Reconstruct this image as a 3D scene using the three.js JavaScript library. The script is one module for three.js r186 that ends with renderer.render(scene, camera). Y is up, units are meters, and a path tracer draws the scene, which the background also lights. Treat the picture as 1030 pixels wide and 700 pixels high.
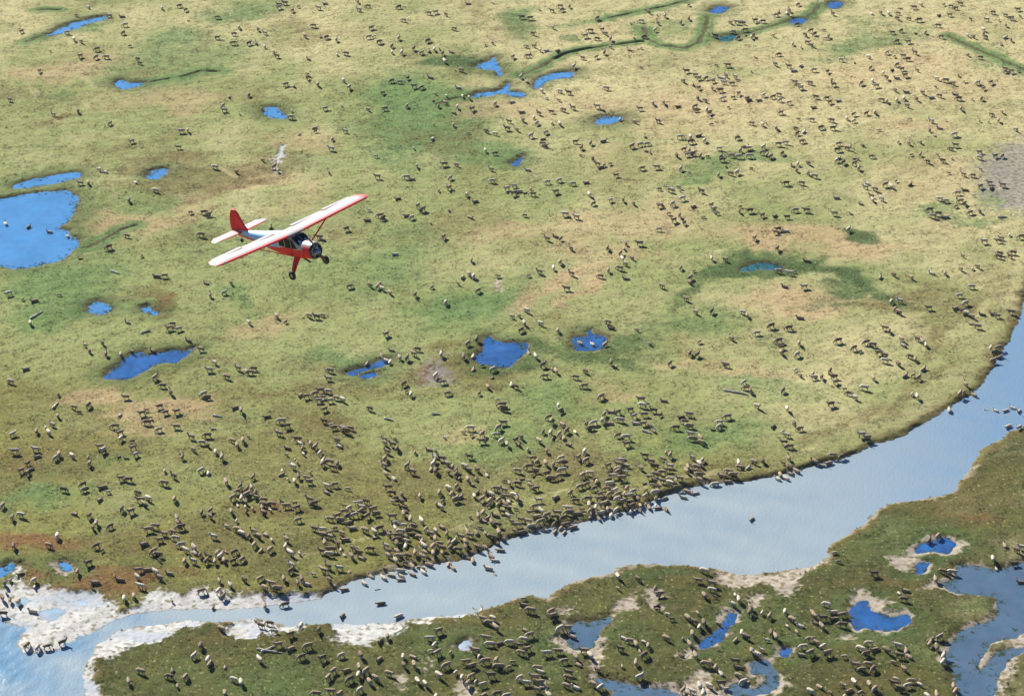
import * as THREE from 'three';
import { Sky } from 'three/addons/objects/Sky.js';
import { MarchingCubes } from 'three/addons/objects/MarchingCubes.js';
import { mergeGeometries, mergeVertices, toCreasedNormals } from 'three/addons/utils/BufferGeometryUtils.js';

// ---------------------------------------------------------------- camera, sky, sun, exposure
const scene = new THREE.Scene();
const camera = new THREE.PerspectiveCamera(12.75, 1024 / 695, 1, 20000);
camera.position.set(0, 216, 0);
camera.rotation.x = THREE.MathUtils.degToRad(-24);

const SUN_ELEVATION = 29, SUN_SIDE = -30;              // degrees; sun stands ahead of the camera and to its left
const el = THREE.MathUtils.degToRad(SUN_ELEVATION), az = THREE.MathUtils.degToRad(SUN_SIDE);
const sunDir = new THREE.Vector3(Math.cos(el) * Math.sin(az), Math.sin(el), -Math.cos(el) * Math.cos(az));
const sky = new Sky();
sky.name = 'sky'; sky.userData.kind = 'structure';
sky.scale.setScalar(15000);
sky.material.uniforms.sunPosition.value.copy(sunDir);
sky.material.uniforms.turbidity.value = 1.5;
sky.material.uniforms.rayleigh.value = 0.9;
sky.material.uniforms.mieCoefficient.value = 0.003;
sky.material.uniforms.cloudCoverage.value = 0;
scene.add(sky);
scene.fog = new THREE.FogExp2(new THREE.Color(0.93, 0.96, 1.0), 0.00003);
scene.environmentIntensity = 0.1;
const sun = new THREE.DirectionalLight(new THREE.Color(1.0, 0.94, 0.82), 5);
sun.position.copy(sunDir).multiplyScalar(900).add(new THREE.Vector3(0, 0, -520));
sun.target.position.set(0, 0, -520);
sun.castShadow = true;
sun.shadow.mapSize.set(4096, 4096);
Object.assign(sun.shadow.camera, { left: -260, right: 260, top: 260, bottom: -260, near: 10, far: 2500 });
scene.add(sun, sun.target);
const renderer = new THREE.WebGLRenderer({ antialias: true });
renderer.setSize(1024, 695);
renderer.shadowMap.enabled = true;
renderer.toneMapping = THREE.LinearToneMapping;
renderer.toneMappingExposure = 2.4;

// ---------------------------------------------------------------- survey of the place, in metres (x, z pairs)
const WATER = [
['river','river',[111.3,-556.2,103.2,-535.9,96.2,-520.5,92.4,-512.2,90.3,-505,88.8,-498.8,86.8,-493.2,83.9,-485.2,81.2,-477.8,77.6,-469.8,72.5,-462.8,68.8,-458.5,65,-453.7,61.3,-450,57.9,-448.1,55.3,-445.2,52.7,-443.1,50.2,-442,46.9,-439.9,44.4,-438.5,42,-437.1,38,-435.3,31.7,-433.9,28.6,-433.2,25.4,-430.8,22.2,-428.8,20.6,-426.7,17.5,-424.7,13.6,-422.7,11.3,-421.4,8.3,-420.1,6,-419.1,2.2,-417.2,-1.5,-414.6,-3.7,-412.3,-5.9,-409.8,-9.6,-407.9,-15.1,-406.4,-19,-404.2,-22.6,-402.6,-25.3,-399.9,-28,-396.6,-30.8,-395.7,-37.9,-393.9,-45,-393.6,-52.1,-392.7,-55.5,-391.6,-59.2,-387.2,-61.6,-384.1,-63.5,-382.1,-67.2,-381,-69,-381.8,-69.7,-383.5,-69.3,-385.8,-69.2,-387.8,-71.5,-389.2,-73.2,-391,-77.9,-393.9,-85.4,-395.7,-103,-397.5,-92.3,-346.4,-56.2,-346.4,-54.9,-357.5,-56.4,-365.2,-58,-369.2,-58.8,-371.9,-59.3,-374.6,-59.1,-378.4,-58.6,-381.2,-58.1,-384.1,-56.7,-386.3,-54.7,-388.1,-50.3,-389.2,-45.8,-390.4,-43.8,-389.8,-39.6,-390.1,-36.8,-391,-31.3,-388.6,-29.6,-388.9,-25.6,-389.5,-22.5,-389.5,-18.3,-389.5,-14.6,-390.4,-12.4,-391.3,-7.5,-392.1,-5.3,-392.7,-1.9,-394.8,1.3,-397.2,3,-398.1,3.9,-396.9,5.3,-396.9,6.2,-398.7,9.7,-402.3,13.6,-404.2,15.1,-406,17.5,-407.3,21,-407.3,26.8,-406.7,29.7,-406,32.6,-404.5,35.5,-404.2,38.4,-404.8,42.6,-406,44.5,-407.3,46.9,-409.8,47,-411.7,47.3,-413.6,48.4,-414.9,52.4,-418.8,54.6,-422.7,57.2,-426.4,60.1,-427.8,65.8,-429.5,68.5,-431.8,69.5,-434.3,71.5,-437.8,73.3,-442,74.8,-446,77.1,-448.5,80.2,-452.6,82.7,-454.4,87.4,-458.9,95.6,-473.7,110.1,-507.6,120.8,-545.8]],
['pond','lake',[-97.9,-556,-94.4,-557.5,-90.1,-559.6,-85.9,-560.2,-84.1,-558.1,-83.1,-556,-82.8,-551.8,-83.1,-546.7,-84,-542.6,-84.9,-540.6,-83.3,-539.6,-82.1,-536.6,-80.4,-534.7,-80.7,-529.8,-82.1,-525.5,-85.7,-522.6,-90.5,-520.8,-92.8,-521.7,-103.9,-523.1,-111.5,-535.7,-110.6,-551.8]],
['pond','lake',[-96.7,-562.8,-93.7,-566.1,-89,-568.8,-85,-570.4,-84.2,-567.7,-86.6,-565.5,-91.3,-562.8,-95.3,-561.2]],
['pond','lake',[-71.4,-567.7,-69.9,-571.5,-68,-572.1,-67.4,-569.9,-69,-566.6,-70.9,-566.6]],
['pond','lake',[-102.7,-654.6,-101.4,-657.7,-98.9,-662.6,-95.8,-666.2,-91.7,-668.7,-91.1,-667.3,-94.9,-662.6,-96.8,-659.8,-99.9,-656.3]],
['pond','lake',[-84,-623.6,-82.7,-625.5,-81.2,-623.6,-77.8,-623,-78.9,-621.1,-81.6,-619.2,-83.3,-621.1]],
['pond','lake',[-51.1,-607.4,-49.1,-608,-46.7,-603.8,-46.2,-601.4,-49,-601.4,-50.8,-603.2]],
['pond','deep',[-68.3,-473.6,-67.3,-476.8,-65.2,-481.7,-63.1,-484.2,-62,-482.9,-59.1,-484.2,-57.5,-485,-55.7,-484.2,-54.3,-485.8,-55.4,-482.9,-56.6,-480,-59.6,-479.2,-61.3,-476.8,-63.6,-473.6,-66.5,-472.8]],
['pond','lake',[-74.7,-503.9,-73.2,-506.1,-70.4,-502.6,-71.5,-500.4,-74,-500.8]],
['pond','lake',[-65.2,-503,-63.8,-503.4,-61.8,-500.4,-62.4,-499.5,-64.3,-501.5]],
['pond','deep',[-28,-475.2,-24.9,-477.8,-21.7,-481.1,-20.4,-481.5,-21,-479,-24.2,-476.6,-26.8,-474.2]],
['pond','deep',[-25.5,-474.2,-23.5,-475.8,-22.5,-475,-24.1,-473.4]],
['pond','deep',[-3.9,-490.9,-2.6,-488.3,-0.5,-487.9,2.6,-487.5,2.4,-484.2,0.8,-480,-1.2,-477.6,-3.2,-478.4,-5.9,-480,-6.6,-481.7,-5.2,-484.2,-4.9,-488.3]],
['pond','deep',[10.8,-490.9,12.5,-490,13.4,-493.4,14.2,-491.7,16.1,-490.4,16.2,-487.5,14.4,-485,12.4,-484.6,10.7,-485.4]],
['pond','lake',[-7.9,-634.6,-4.9,-637.9,-3.7,-640.3,-3.2,-636,-2.3,-630.7,-2.7,-627.5,-3.6,-631.4,-6.6,-632.3]],
['pond','lake',[-0.8,-623,-1.9,-619.8,-3.5,-618.2,-7.7,-616.4,-7.7,-614.2,-3.5,-615.7,-1.7,-617,-0.4,-615.4,1,-614.2,2.5,-614.5,2.3,-617,-0.6,-618.5]],
['pond','lake',[4.4,-620.4,5.3,-625.5,7.8,-628.8,11.2,-630.7,13.3,-629.4,12.4,-626.8,9.5,-625.9,6.9,-623.3,6.1,-620.4,4.8,-619.5]],
['pond','lake',[16.8,-599,18.1,-601.7,20.6,-602.6,23,-602.3,22.5,-600.2,20,-598.1,17.6,-597.5]],
['pond','deep',[0,-574.5,1.8,-578.7,2.5,-579.6,1.8,-576.2,0.8,-573.7]],
['pond','deep',[44.6,-672,46.1,-675.6,48.4,-676,49.2,-674.2,46.8,-670.9]],
['pond','deep',[62.5,-666.2,64.4,-667.6,65.9,-666.9,64.9,-663.4,62.7,-663]],
['pond','teal',[45.7,-653.5,47.5,-654.9,49.6,-655.6,48.7,-652.5,46.4,-651.1]],
['pond','deep',[71.7,-677.5,73.5,-679.7,75.5,-678.6,74.5,-675.3,72.4,-674.5]],
['pond','teal',[41.4,-521,43.5,-522.9,46.1,-523.8,47.9,-523.1,49.2,-521.7,47.3,-520.3,45,-521,42.2,-519.6]],
['pond','deep',[60.4,-412.5,62.1,-414.1,65.2,-415.7,66.5,-414.1,66,-412.2,64.6,-410.3,63.2,-411.2,61.7,-410.9,60.5,-410.6]],
['pond','deep',[59.3,-405.9,60.4,-407.8,61.5,-407.5,61,-405.3,59.7,-404.3]],
['pond','deep',[48.2,-391.4,49,-393.8,50.4,-396.1,51.5,-395.8,51.8,-393.2,53.6,-391.4,55.3,-391.4,56.5,-392,56.9,-390.2,55.8,-388.2,53.4,-387.1,51,-387.9,49.9,-388.5,48.9,-387.1,48.3,-389.1]],
['pond','lagoon',[65.5,-405.9,67.4,-407.1,70.1,-405.9,72.5,-405.9,75.6,-407.5,80.4,-409.6,87.2,-406.5,86,-391.4,77,-387.9,72.5,-386.6,70.9,-385.2,69.2,-384.9,67.2,-382.9,65.6,-379.1,64.5,-375.8,64.9,-375.3,66.4,-378.4,68.1,-381,69.9,-382.1,71.9,-382.4,75.9,-385.6,76.2,-383.3,71.7,-381.1,69.3,-378.3,67.6,-375.5,67,-373.4,66.1,-369.1,64.9,-362.5,62.8,-357.4,60.4,-358.6,61.5,-369.1,61,-371.7,61,-373.9,61.1,-376.6,60.6,-379.4,61.6,-382.8,62.7,-385.1,63.8,-387.1,66.3,-388.8,68.8,-390,69.5,-392,70.1,-395.6,69.8,-397.3,67.5,-397.6,64.7,-398.2,63.2,-400.1,62.9,-401.6,64.8,-402.8]],
['pond','deep',[26.1,-382.5,28,-385.6,29.8,-388.5,31.2,-392.3,32.2,-392,31.2,-388.5,29.6,-385.1,28.1,-382.6,26.3,-381.8]],
['pond','deep',[37.8,-381.7,38.7,-382.2,39.2,-380.8,38.4,-379.4,37.5,-380]],
['pond','lagoon',[33.2,-377.7,35.3,-378.6,36.7,-375.3,36.8,-372.3,35.6,-369.9,33,-369.1,30.3,-369.3,29.7,-371.5,31.6,-372.3,32.3,-370.9,34.2,-371.5,35,-374.7,33.4,-374.4]],
['pond','lagoon',[7.7,-384.5,8.6,-389.1,9.5,-390.2,10.9,-389.1,12.3,-390.2,14.1,-391.4,14.5,-390.5,12.8,-387.9,11.9,-384.5,11.6,-382.2,8.8,-381.9,8,-383.3]],
['pond','lagoon',[11.4,-375,11.9,-373.4,13.3,-373.4,15.7,-372.3,18.1,-371.2,21.1,-370.7,22.7,-369.1,24.1,-363.8,19.4,-361.7,13,-363.3,14,-369.9,12.1,-371.7]],
['pond','shallow',[-7.7,-382.5,-6.3,-384.5,-5.3,-383.6,-6.3,-381.7]],
['pond','lake',[-66.8,-407.5,-65.3,-407.1,-64.9,-405,-65.8,-404]],
['pond','shallow',[-68.1,-391.4,-67.8,-393.2,-64.7,-393.5,-64,-392.6,-66,-390.2]],
['pond','lake',[-84.2,-405.9,-75.4,-405.9,-74.4,-407.3,-73,-407.1,-73.3,-405.6,-75,-403.4,-81.8,-400.4]],
['pond','shallow',[-63.4,-395.6,-62.5,-396.4,-61.2,-395.6,-61.8,-394.5]],
['pond','shallow',[-71.9,-395.6,-70.6,-396.7,-69.5,-396.1,-70.3,-395,-71.4,-394.4]]];
const MUD = [
[1,[-72.8,-405.8,-71.4,-401.5,-68.7,-399.7,-64.2,-398.5,-60.1,-398.2,-58.3,-394.9,-56,-392.5,-53.7,-395.2,-52.4,-398.5,-50.1,-399.1,-47.5,-397.6,-44.7,-399.4,-38.9,-397.9,-34.5,-397,-29.2,-397.9,-27.4,-396.4,-30.7,-393.7,-37.8,-392.5,-44.8,-391.9,-51.9,-391.1,-58.3,-385.8,-62,-381.9,-65.9,-379.3,-69.2,-379.6,-70.4,-383.8,-72.3,-385.3,-78.3,-387.6,-82.4,-395.5,-73.8,-399.4]],
[1,[-54.6,-387.9,-50.3,-389.3,-46.1,-390.5,-44.3,-388.7,-47.3,-387.6,-48.1,-385,-51,-383.3,-53.7,-381.9,-55.9,-379.6,-56.7,-378,-57.8,-378.8,-58.1,-376.3,-57.9,-372.5,-56.8,-369.8,-55.7,-368.7,-55.5,-364.7,-58.2,-366.6,-59.4,-371.4,-59.6,-376.8,-59,-381,-57.5,-385]],
[1,[-40.5,-387.3,-39,-390.5,-36.2,-391.1,-33.2,-389,-30.1,-388.7,-30.3,-387,-33.1,-386.1,-35.5,-385,-38.6,-384.7,-40.3,-385.6]],
[1,[-26.2,-389,-22.7,-389.9,-18.3,-389.3,-15.6,-389.6,-15.6,-387,-17.5,-385.3,-19.7,-382.7,-22.7,-382.4,-25.3,-383.8,-24.5,-386.4]],
[1,[-14.6,-390.2,-10.7,-391.6,-6.1,-392.5,-5.5,-391.3,-10.6,-390.2,-13.7,-389]],
[2,[29.7,-405.5,32.6,-404.6,35.8,-404.3,41.7,-405.8,46.5,-409.9,47.1,-407.4,42.4,-403.4,41.8,-400,39.8,-396.7,37.5,-398.8,36.2,-400.6,33.2,-398.5,30.8,-399.4,30.1,-402.4]],
[2,[33.8,-397.6,37,-397,36,-395.2,35.3,-393.4,33.2,-392.8,34,-395.8]],
[2,[55.3,-409.9,57.6,-410.5,60.5,-410.8,60.1,-406.8,58,-404.9,55.7,-406.8]],
[2,[59.5,-400.6,61.9,-403,63.5,-401.8,62,-399.4,59.9,-398.8]],
[2,[48.7,-396.4,50.8,-400,51.9,-399.4,52,-397.6,55,-396.1,54.5,-394.6,52.1,-393.4,50.6,-395.2,49,-394]],
[2,[46.5,-385.8,48,-386.4,48,-384.1,46.6,-384.1]],
[2,[18.7,-397.6,19.8,-399.4,22.9,-398.2,21.7,-395.8,21.8,-393.4,20.1,-393.1]],
[2,[13.9,-390.5,14.7,-394.6,16.8,-397,18.7,-396.4,18.3,-394,16.4,-392.2]],
[2,[-16.3,-373.6,-15.5,-375.5,-14.7,-374.1,-14.5,-371.4,-15.4,-369.8,-16.1,-371.4]],
[2,[-13,-376.3,-12,-378.5,-10.4,-379.1,-10.9,-376.3,-11.9,-374.6]],
[2,[-7.8,-371.4,-6.7,-373,-4.8,-371.4,-4.5,-368.2,-7.2,-367.6]],
[2,[6.8,-393.1,7.6,-394,8.6,-393.4,8.4,-391.9,7.1,-391.9]],
[2,[5,-384.7,5.9,-385.8,6.7,-385,6.4,-383,5.3,-383.3]],
[2,[2.9,-370.9,4.2,-373,5.3,-371.9,4.5,-370]],
[2,[-2,-384.1,-1.3,-385.3,-1,-383.6,-1.5,-381.9]],
[2,[21.9,-370.3,24,-374.1,26.5,-375.5,27.8,-374.1,27.1,-370.9,30.2,-368.2,26.9,-364.7,20.9,-365.5]],
[2,[65.7,-368.7,67.4,-374.6,70.2,-378.5,69.4,-375.2,68,-371.4,68,-367.6]],
[2,[69.5,-385.3,72.8,-387,72.3,-381.9,69.6,-382.4]],
[2,[61.5,-381.9,63.2,-382.4,64.1,-380.7,63.5,-378.5,61.6,-378.5]],
[2,[11.6,-381.9,12.7,-382.4,12.9,-379.6,12,-375.2,11,-371.4,10.3,-374.1,10.9,-378.2]],
[2,[25.8,-382.4,26.7,-383.6,25.9,-379.6,24.2,-378.5,23.5,-380.2]],
[1,[-46.3,-585,-45.1,-585,-45.1,-579.9,-45.9,-576,-45.9,-570.4,-46.5,-568.8,-46.7,-577.1]],
[3,[91.2,-570.4,95.4,-578.2,99.5,-585,106.3,-591.3,105.2,-566.1,100.4,-547.2,93,-548.2,90.7,-552.8]],
[3,[-15.2,-476.3,-13.9,-478.8,-11.5,-475.5,-10.5,-473.9,-12.1,-471.5,-14.1,-471.9]],
[2,[-3.2,-512.9,-2.7,-516.1,-2,-514.7,-2.1,-512,-1.1,-510.1,-2.7,-509.7]]];
const VEG = [
['g',-17.1,-594,11.9,-4.9,1.3,18.1,0.95],['g',-6.9,-579.6,7.8,3.9,-0.4,7.7,0.7],['G',-13.9,-636.4,8.1,0,0.1,5.9,1],['g',-14.6,-617.1,11.3,4.8,-0.3,9.8,0.8],
['g',-23.6,-609,5.1,0,0.4,10.9,0.6],['g',2.2,-661,4.9,0,-0,15.2,0.9],['g',12,-652.6,2.4,0,-0.1,3.4,0.9],['g',32,-659.6,6.7,-3.7,0.1,4.1,0.5],
['g',18.9,-666.7,15.7,-7.1,0.1,3.5,0.7],['g',-72.9,-649.9,10.8,-9.2,1.9,10.5,0.6],['g',-61.6,-672.5,11,-3.2,0.7,6.5,0.6],['g',-86.1,-633.1,5.5,0,0.6,5.2,0.7],
['g',-93.7,-660.3,6.1,-3.7,0.9,4.8,0.6],['g',-95.4,-615.2,4.5,-0.7,0.4,2.5,0.7],['g',-79.5,-503.2,11,-4.1,1.1,5.6,0.8],['g',-83.9,-497.1,6.4,-3,0.9,4.2,0.7],
['g',-67.7,-506.8,7,0,0.7,6.2,0.5],['g',-80.1,-542.4,2.9,1.3,0.9,14.5,0.5],['g',-69.3,-555.2,7.6,0,0.8,7.2,0.5],['g',-50.1,-506.8,4.9,4.3,-0.3,5,0.6],
['g',-73.4,-525.2,6.1,-6.6,1.4,5.3,0.5],['g',-7.9,-506.8,7.8,-2.8,0.5,7.9,0.8],['g',-13,-498.8,5.6,0,0.1,5.2,0.7],['g',-21.7,-524.3,5.4,0,0.2,6.6,0.5],
['g',-33.3,-520.5,7.2,0,0.4,7.4,0.45],['g',-28.6,-481,8,-1.7,0.5,5.7,0.7],['G',12.6,-481.8,10,1.3,-0.2,4.1,0.7],['G',21.2,-485.1,5.1,0,-0.2,5.8,0.7],
['g',31.9,-495.8,10.5,-3.6,0,5.9,0.6],['G',46.1,-524.3,9.9,1.8,-0.7,6.6,0.9],['G',59.4,-512.2,4.7,-1,-0.3,4.5,0.8],['G',53.6,-506.8,7,0,-0.3,3.6,0.5],
['G',45.1,-487.2,4.4,0,-0.3,3.3,0.5],['g',-74.2,-428.7,7,-2.3,0.9,4.3,0.75],['g',-71,-439.1,5.8,-2.5,0.7,3.5,0.5],['g',-63.2,-439.1,5.3,-4.9,0.9,3.3,0.5],
['g',0.8,-448.1,9.5,-2.3,0.4,9.3,0.5],['g',7.3,-461.2,9.8,0,-0.1,7.6,0.45],['g',40.5,-470.9,13,2.2,-0.6,5.5,0.5],['g',29.5,-449.9,11.3,-3.6,0,5.8,0.5],
['g',90.6,-557.8,3.1,0,-1.6,11.4,0.8],['g',81.6,-547.4,6,-4,-0.1,4.9,0.7],['g',87.7,-543.9,7.5,0,-0.4,3,0.6],['g',78.1,-658.2,9.3,-12.1,0.2,5.1,0.4],
['g',77,-647.8,16.3,-15.1,-0,5.2,0.6],['g',44.1,-575.7,14,-5.5,-0.1,3.8,0.7],['g',33.9,-568.5,7.9,-3.8,0,3.2,0.6],['g',103.8,-637.7,5,6.8,-1.9,7.4,0.5],
['g',41.7,-539.9,4.1,0,-0.2,3.5,0.5],['g',-58.1,-383.7,6.4,-8.7,1,2.4,0.7],['g',-36.3,-373.9,20.6,0,0.6,8,0.55],['g',-6.3,-385.1,9.7,-3.5,0.7,6.7,0.7],
['g',-2.1,-379.4,16.6,0,0,8.2,0.5],['g',56.2,-379.4,9.7,0,-0.6,5,0.5],['g',51.1,-383.7,8.6,-2.4,-0.1,2,0.7],['g',67.2,-393.8,3.4,0,-0.5,3.5,0.5],
['g',57.4,-415.5,13.9,-4.1,-0.2,5.1,0.5],['g',72.7,-428.7,6.3,-6.9,1.1,8.7,0.4],['g',17.5,-385.1,5.6,0,-0.3,7.3,0.5],['g',34.4,-385.1,8.4,0,-0.8,11.2,0.4],
['G',21.2,-404.4,8.8,0,-0.1,2.2,0.6],['t',57.1,-535.9,11.6,4.5,-0.8,5.3,1],['t',50.2,-507.7,7.9,1.4,-0.7,6.7,1],['t',62.9,-529.1,8.8,2.5,-0.7,4.8,0.8],
['t',41.9,-503.2,7,0,-0.3,4,0.6],['t',22.6,-525.2,7.3,-2.7,0.1,5.6,0.7],['t',13.3,-512.2,8.2,-10.9,0.7,3.6,0.9],['t',4.7,-542.4,16.7,-9.5,0.4,5.8,0.6],
['t',-3.1,-605.9,14.2,3.7,-0.2,7.2,0.6],['t',17.5,-609,12.2,2.6,-0.3,6.1,0.6],['t',9.9,-654.7,26.6,-8.8,0.1,6.9,0.4],['t',-73.8,-544.9,7.5,0,0.8,7,0.8],
['t',-62.9,-547.4,10.5,-6.4,0.9,5,0.6],['t',-54.6,-560.5,16,-11.8,0.9,5.1,0.7],['t',-40.8,-555.2,10.2,-10.9,1.1,5.8,0.5],['t',-42.9,-588.2,10,0,0.5,8,0.5],
['t',-67.1,-612.1,10.1,-2.7,0.9,7.3,0.7],['t',-94,-636.4,12.1,-5.6,1,5.9,0.8],['t',-96.1,-627.9,13.9,-6.4,0.9,5.1,0.6],['t',-43.9,-493.6,10,-3.6,0.7,5.1,0.6],
['t',-68.6,-464.3,7.1,-1.8,0.5,3.1,1],['t',-57.6,-460.4,8.1,0,0.4,3.8,0.9],['t',-60.3,-455.5,9.7,0,0.3,3,0.6],['t',31.1,-481,10.1,0,-0.2,3.3,0.6],
['t',37.5,-476.1,9.7,2.5,-0.3,2.8,0.7],['t',17.3,-468.9,6.6,0,-0.1,3.1,0.6],['t',-8.8,-453.6,6.4,0,0.1,3.7,0.5],['t',90.9,-637.7,6.8,-3.5,-0.3,5.2,0.8],
['t',97.9,-658.2,9.4,-4.9,-0.4,5.5,0.6],['t',81.5,-594,12.7,-6.2,-0.4,6.9,0.6],['t',38.4,-615.2,12.6,-3.3,-0.2,7.4,0.6],['t',52.4,-637.7,13.3,-7,-0.1,5.2,0.5],
['t',96.9,-618.3,13,-3.3,-0.8,7.4,0.5],['t',58.9,-506.8,10.5,0,-0.5,5.3,0.3],['b',-53.8,-563.1,11.1,-4.5,0.6,4.7,0.9],['b',-67.4,-574,11.4,-3.5,0.7,4.9,0.8],
['b',-62.1,-503.6,1.5,-4,1.5,3.4,1.2],['b',-66.4,-511.3,6.7,-3.2,0.8,4.4,0.6],['b',-91.5,-601.1,4.3,-5.4,0.9,3.4,0.9],['b',-71.3,-459.3,9.5,-1.6,0.4,2.3,0.5],
['b',-33.7,-467,18.1,2.2,0.1,3.5,0.7],['b',-29.6,-452.9,4.8,1,0.1,3.7,0.9],['b',-50.8,-474.9,10,0,0.3,3.6,0.5],['b',-14.1,-472.9,8.3,0,0.1,4,0.7],
['b',-18.9,-467,9.9,0,0.1,2.7,0.5],['b',-11,-485.1,8.4,-1.5,0.2,3.7,0.6],['b',-38,-424.7,9.1,0.7,0.2,3,0.9],['b',-32.5,-422,7.6,0,0.1,2.3,0.7],
['b',-40.4,-427,4.6,0,0.2,2.7,0.7],['b',-72.3,-404.4,4.4,0,0.4,3.1,0.5],['b',64.2,-506.8,9.1,-3.9,-0.2,4.4,0.7],['b',75.7,-507.7,7.5,-6.2,0.1,4.2,0.6],
['b',74.3,-489.3,10.2,-16.8,0.7,3.2,0.6],['b',64,-467,13.1,-19,0.7,3.8,0.6],['b',53.7,-453.6,11.3,-13.4,0.4,2.6,0.6],['b',28.7,-436.3,14.2,-5.5,0.1,2.4,0.7],
['b',6.8,-423.7,9.1,-3.5,0.2,2.3,0.6],['b',-31.2,-401.3,13,-1.4,0.2,2.4,0.7],['b',-52.9,-401.3,11.6,0,0.3,2.7,0.7],['b',-14.1,-412.2,8.3,-6.6,0.5,2.4,0.6],
['b',85.1,-493.6,2.6,-2.5,0.5,11.4,0.6],['b',86.2,-513.6,5.7,-4.7,-0,5.1,0.5],['b',70.5,-423.7,7.9,-2.9,-0.2,3.3,0.7],['b',55.8,-401.3,13.1,0,-0.3,2.4,0.6],
['b',48.4,-371.2,9.5,0,-0.3,2.7,0.5],['b',25.2,-371.2,8.2,0,-0.1,1.6,0.5],['b',-37.2,-385.1,12.6,0,0.2,2,0.6],['b',61.7,-379.4,2.8,0,-0.6,4.4,0.6],
['b',15.5,-409.1,5.9,0,-0,1.6,0.4],['b',5.8,-474.9,10,0,-0,2.8,0.4],['b',45.7,-495.8,6.9,0,-0.3,3.4,0.4],['b',-67.5,-412.2,8.9,0,0.3,2.5,0.5],
['r',-73.2,-416.1,4.8,-1.5,0.6,2.9,1],['r',-69,-412.9,4.6,1,0.2,2.8,1],['r',-76.7,-419.4,3.6,0,0.3,2,0.8],['r',-58.6,-399.8,7.3,1.1,0.2,1.8,0.7],
['r',-61.2,-503.2,1.1,-3.8,1.4,2.8,0.7],['r',-13.8,-475.3,2.3,0,0.1,3.6,0.9],['r',-35.8,-427,4,0,0.1,2,0.7],['r',69.9,-424.7,4.1,-1.5,-0.1,1.6,0.6],
['r',61.9,-380.8,1.7,0,-0.5,3.9,0.5],['r',-57.6,-379.4,0.9,0.3,0.1,4.4,0.6],['r',-53.1,-402.9,8.7,0,0.2,1.5,0.5],['r',-18.1,-399.8,8.3,-4.4,0.2,1.2,0.4],
['g',-17.5,-534.9,8.3,0,0.3,9.7,0.5],['g',-42,-574,7.8,0,0.3,5.5,0.3],['b',-68.8,-446.3,17,-3.5,1.9,11.3,0.62],['b',-41.8,-444.4,20.5,0,0.8,10.6,0.55],
['b',-14.6,-432.1,19.9,-6.3,1.1,12.6,0.5],['b',-49.8,-413.8,25.3,0,0.8,8.2,0.6],['b',13.3,-439.1,17.3,-5.5,0.3,6.9,0.45],['b',-77.7,-465,9.8,0,0.9,6.1,0.5],
['b',-7.5,-473.7,13.3,0,0.1,4.8,0.75],['b',-22.3,-470.9,9.9,0,0.2,3.9,0.7],['G',0.8,-475.3,10,0,-0,3.6,0.7],['G',6.8,-487.2,6.1,0,-0,4.2,0.7],
['G',16,-480.2,6.6,2.3,-0.3,3.2,0.8],['b',-30.9,-476.9,10,0,0.3,5.6,0.5],['G',32.6,-508.6,5,-6.8,0.5,3.1,0.8],['G',39.5,-519.6,7.3,-3.9,0.1,4.1,1],
['G',51.3,-521.5,10.5,2.9,-0.5,4.2,1],['G',60,-517.7,7.2,4.2,-0.7,4.1,1],['G',67.2,-510.4,3.8,6.7,-1.2,3.5,0.8],['g',-19.2,-596.9,14,-4.4,1.4,21.7,1.1],
['g',-23.9,-615.2,12.4,3.9,-0,12.2,0.9],['g',-8.9,-582.4,10.9,5.5,-0.6,12.1,0.9],['g',-80.9,-513.6,15.5,-4.3,1.9,10.8,0.7],['g',-91.4,-550,11.3,0,2.1,15.1,0.4],
['g',-73.8,-637.7,18.2,-10.5,2.6,16.6,0.55],['g',-50.6,-534.9,14.7,0,1.2,14.4,0.4],['g',-6.1,-504.5,12.2,-4.4,0.7,10.4,0.8],['g',-25.9,-515.9,12.5,0,0.6,13.6,0.45],
['t',52.4,-534.9,19.5,5.6,-0.8,6.8,1],['t',61.6,-534.9,13.9,5.4,-0.9,5.8,1],['t',51,-506.8,9.6,1.7,-0.8,7.5,1.2],['t',37.9,-605.9,25,-6.4,-0.4,17.7,0.5],
['t',81.6,-631.1,24.6,-10.1,-1.1,16.4,0.5],['t',19.5,-539.9,20.7,-9.7,0.4,11.6,0.55],['t',82,-565.8,12.2,-5.7,-1,15.6,0.5],['t',24.5,-576.8,15.9,-3.9,-0.1,10.9,0.45],
['t',8,-513.6,11.5,-15.4,0.8,4,0.9],['t',-75.7,-615.2,14.1,-3.8,1.3,9.8,0.6],['t',-96.5,-631.1,16,-7.3,1.6,8.9,0.7],['t',-71.7,-542.4,10.5,-5.3,1.6,8.8,0.8],
['b',-60.9,-566.9,20.6,-8.4,1.1,7.4,0.8],['b',67.9,-427,11.2,-6.2,-0.1,6.4,0.6],['b',67.7,-506.8,12.9,-6.6,-0.2,6.1,0.7],['b',77.7,-502.3,9.2,-11.3,0.7,6.8,0.6],
['r',-72.3,-404.4,3.5,0,0.3,1.8,0.8],['r',-57.2,-400.4,8.7,0,0.2,1.8,0.9],['r',-52.5,-396.8,4.3,0,0.1,1.2,0.7],['G',65.7,-538.4,4,0.8,-0.4,3,1],
['G',63,-539.4,2.6,0,-0.2,2,1],['r',-72.1,-413.8,8.9,0,0.7,5.1,0.9],['r',-61.7,-401.3,8.7,0,0.3,2.4,0.8]];
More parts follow.
